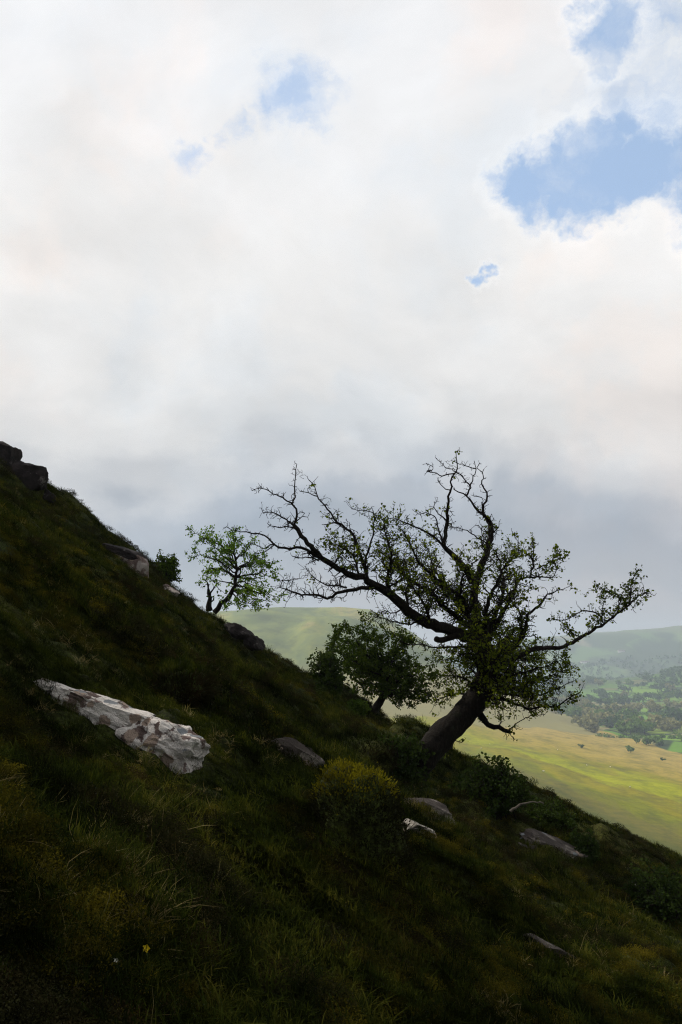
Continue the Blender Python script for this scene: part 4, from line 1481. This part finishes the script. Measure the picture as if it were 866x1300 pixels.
# hedges on the ridge and in the fields, one object each
random.seed(8)
for (ax, ay, bx, by) in [(690, 900, 866, 898), (760, 935, 870, 938), (775, 905, 870, 912), (770, 915, 812, 930), (845, 915, 870, 945), (700, 884, 866, 882)]:
    m_ = 60
    a, b = val_hit(ax, ay), val_hit(bx, by)
    tt = np.linspace(0, 1, m_) + r.normal(0, .006, m_)
    x = a.x + (b.x - a.x) * tt + r.normal(0, 2, m_)
    y = a.y + (b.y - a.y) * tt + r.normal(0, 2, m_)
    P = np.stack([x, y, valley(x, y)], 1)
    S = r.uniform(2.5, 5.5, m_)
    k = np.repeat(np.arange(m_), 20)
    D = r.normal(size=(len(k), 3))
    Q = P[k] + D * S[k][:, None] * .3 + np.array([0, 0, 1]) * S[k][:, None] * .35
    o = obj('hedgerow', leaf_mesh('hedgerow', Q, S[k] * r.uniform(.3, .6, len(k)), M['tree_green'], .6, .5))
    tag(o, 'long green hedgerow dividing the fields of the vale', 'hedge', 'hedgerows between the fields')


# sheep
def sheep_mesh():
    bm = bmesh.new()

    def ball(c, s, sub=2):
        v = bmesh.ops.create_icosphere(bm, subdivisions=sub, radius=1)['verts']
        for q in v:
            q.co = Vector((c[0] + q.co.x * s[0], c[1] + q.co.y * s[1], c[2] + q.co.z * s[2])) * (1 + .05 * mnoise.noise(q.co * 3))
    ball((0, 0, .62), (.56, .27, .29), 3)
    ball((-.42, 0, .66), (.26, .23, .25))
    ball((.58, 0, .74), (.2, .14, .17))
    me1 = bpy.data.meshes.new('body')
    bm.to_mesh(me1)
    bm.free()
    for p in me1.polygons:
        p.use_smooth = True
    me1.materials.append(M['wool'])
    bm = bmesh.new()
    ball((.78, 0, .78), (.19, .09, .1))
    ball((.68, .12, .84), (.03, .08, .03), 1)
    ball((.68, -.12, .84), (.03, .08, .03), 1)
    me2 = bpy.data.meshes.new('head')
    bm.to_mesh(me2)
    bm.free()
    me2.materials.append(M['pale_stone'])
    tb = Tubes()
    tb.add([Vector((0, 0, .5)), Vector((.015, 0, .25)), Vector((0, 0, 0))], [.065, .04, .035], 6)
    me3 = tb.mesh('leg', M['pale_stone'], (0, 0, 0))
    return me1, me2, me3


sb, sh, sl = sheep_mesh()
random.seed(4)
SHEEP = [(638, 1012), (644, 1014), (649, 985), (655, 985), (645, 987), (720, 1062), (689, 1047), (745, 973), (708, 953), (622, 946), (690, 980), (775, 975), (800, 1000), (611, 951)]
for px, py in SHEEP:
    b = val_hit(px, py)
    if b.y > 1500:
        continue
    o = empty('sheep', b)
    o.rotation_euler = (0, 0, random.uniform(0, 6.283))
    o.scale = (1.35, 1.35, 1.35)
    tag(o, 'tiny white sheep grazing on the yellow-green moor below the slope', 'sheep', 'sheep on the moor')
    obj('body', sb, o)
    obj('head', sh, o)
    for lx, ly in ((.34, .13), (.34, -.13), (-.36, .13), (-.36, -.13)):
        obj('leg', sl, o, (lx, ly, .0))

# farm on the distant ridge
m, t, out = new_mat('farm_wall')
principled(t, out, (.55, .52, .48), .9, .1)
M['farm'] = m
m, t, out = new_mat('farm_roof')
principled(t, out, (.16, .12, .11), .9, .1)
M['roof'] = m
for px, py, wd, lab in [(789, 828, 34, 'pale farmhouse with a grey roof on the upper fields of the distant ridge'), (743, 842, 44, 'long pale barn with a brown roof low on the distant ridge')]:
    b = hill_hit(px, py, ridge, 3600, 6500)
    o = empty('farmhouse', b)
    tag(o, lab, 'farmhouse')
    hw, hd, hh, rh = wd / 2, 6, 7, 4
    V = [(-hw, -hd, -3), (hw, -hd, -3), (hw, hd, -3), (-hw, hd, -3), (-hw, -hd, hh), (hw, -hd, hh), (hw, hd, hh), (-hw, hd, hh), (-hw, 0, hh + rh), (hw, 0, hh + rh)]
    obj('wall', make_mesh('wall', V, [(4, 8, 7), (5, 6, 9)], [(0, 1, 5, 4), (1, 2, 6, 5), (2, 3, 7, 6), (3, 0, 4, 7)], M['farm']), o)
    e = .5
    V = [(-hw - e, -hd - e, hh - .2), (hw + e, -hd - e, hh - .2), (hw + e, 0, hh + rh + .3), (-hw - e, 0, hh + rh + .3), (-hw - e, hd + e, hh - .2), (hw + e, hd + e, hh - .2)]
    V += [(a, b_, c_ + .35) for a, b_, c_ in V]
    obj('roof', make_mesh('roof', V, None, [(0, 1, 2, 3), (3, 2, 5, 4), (6, 9, 8, 7), (9, 10, 11, 8), (0, 6, 7, 1), (4, 5, 11, 10)], M['roof']), o)

# ------------------------------------------------------------------ haze
m, t, out = new_mat('haze_air')
pv = t.node('ShaderNodeVolumePrincipled')
pv.inputs['Color'].default_value = (.74, .87, 1.0, 1)
pv.inputs['Density'].default_value = 0.00015
pv.inputs['Anisotropy'].default_value = 0.1
t.l.new(pv.outputs[0], out.inputs['Volume'])
X0, X1, Y0, Y1, Z0, Z1 = -7100, 7100, -7000, 7100, -140, 240
V = [(X0, Y0, Z0), (X1, Y0, Z0), (X1, Y1, Z0), (X0, Y1, Z0), (X0, Y0, Z1), (X1, Y0, Z1), (X1, Y1, Z1), (X0, Y1, Z1)]
o = obj('haze', make_mesh('haze', V, None, [(3, 2, 1, 0), (4, 5, 6, 7), (0, 1, 5, 4), (1, 2, 6, 5), (2, 3, 7, 6), (3, 0, 4, 7)], m))
tag(o, 'thin pale haze filling the air over the vale', 'haze', kind='stuff')
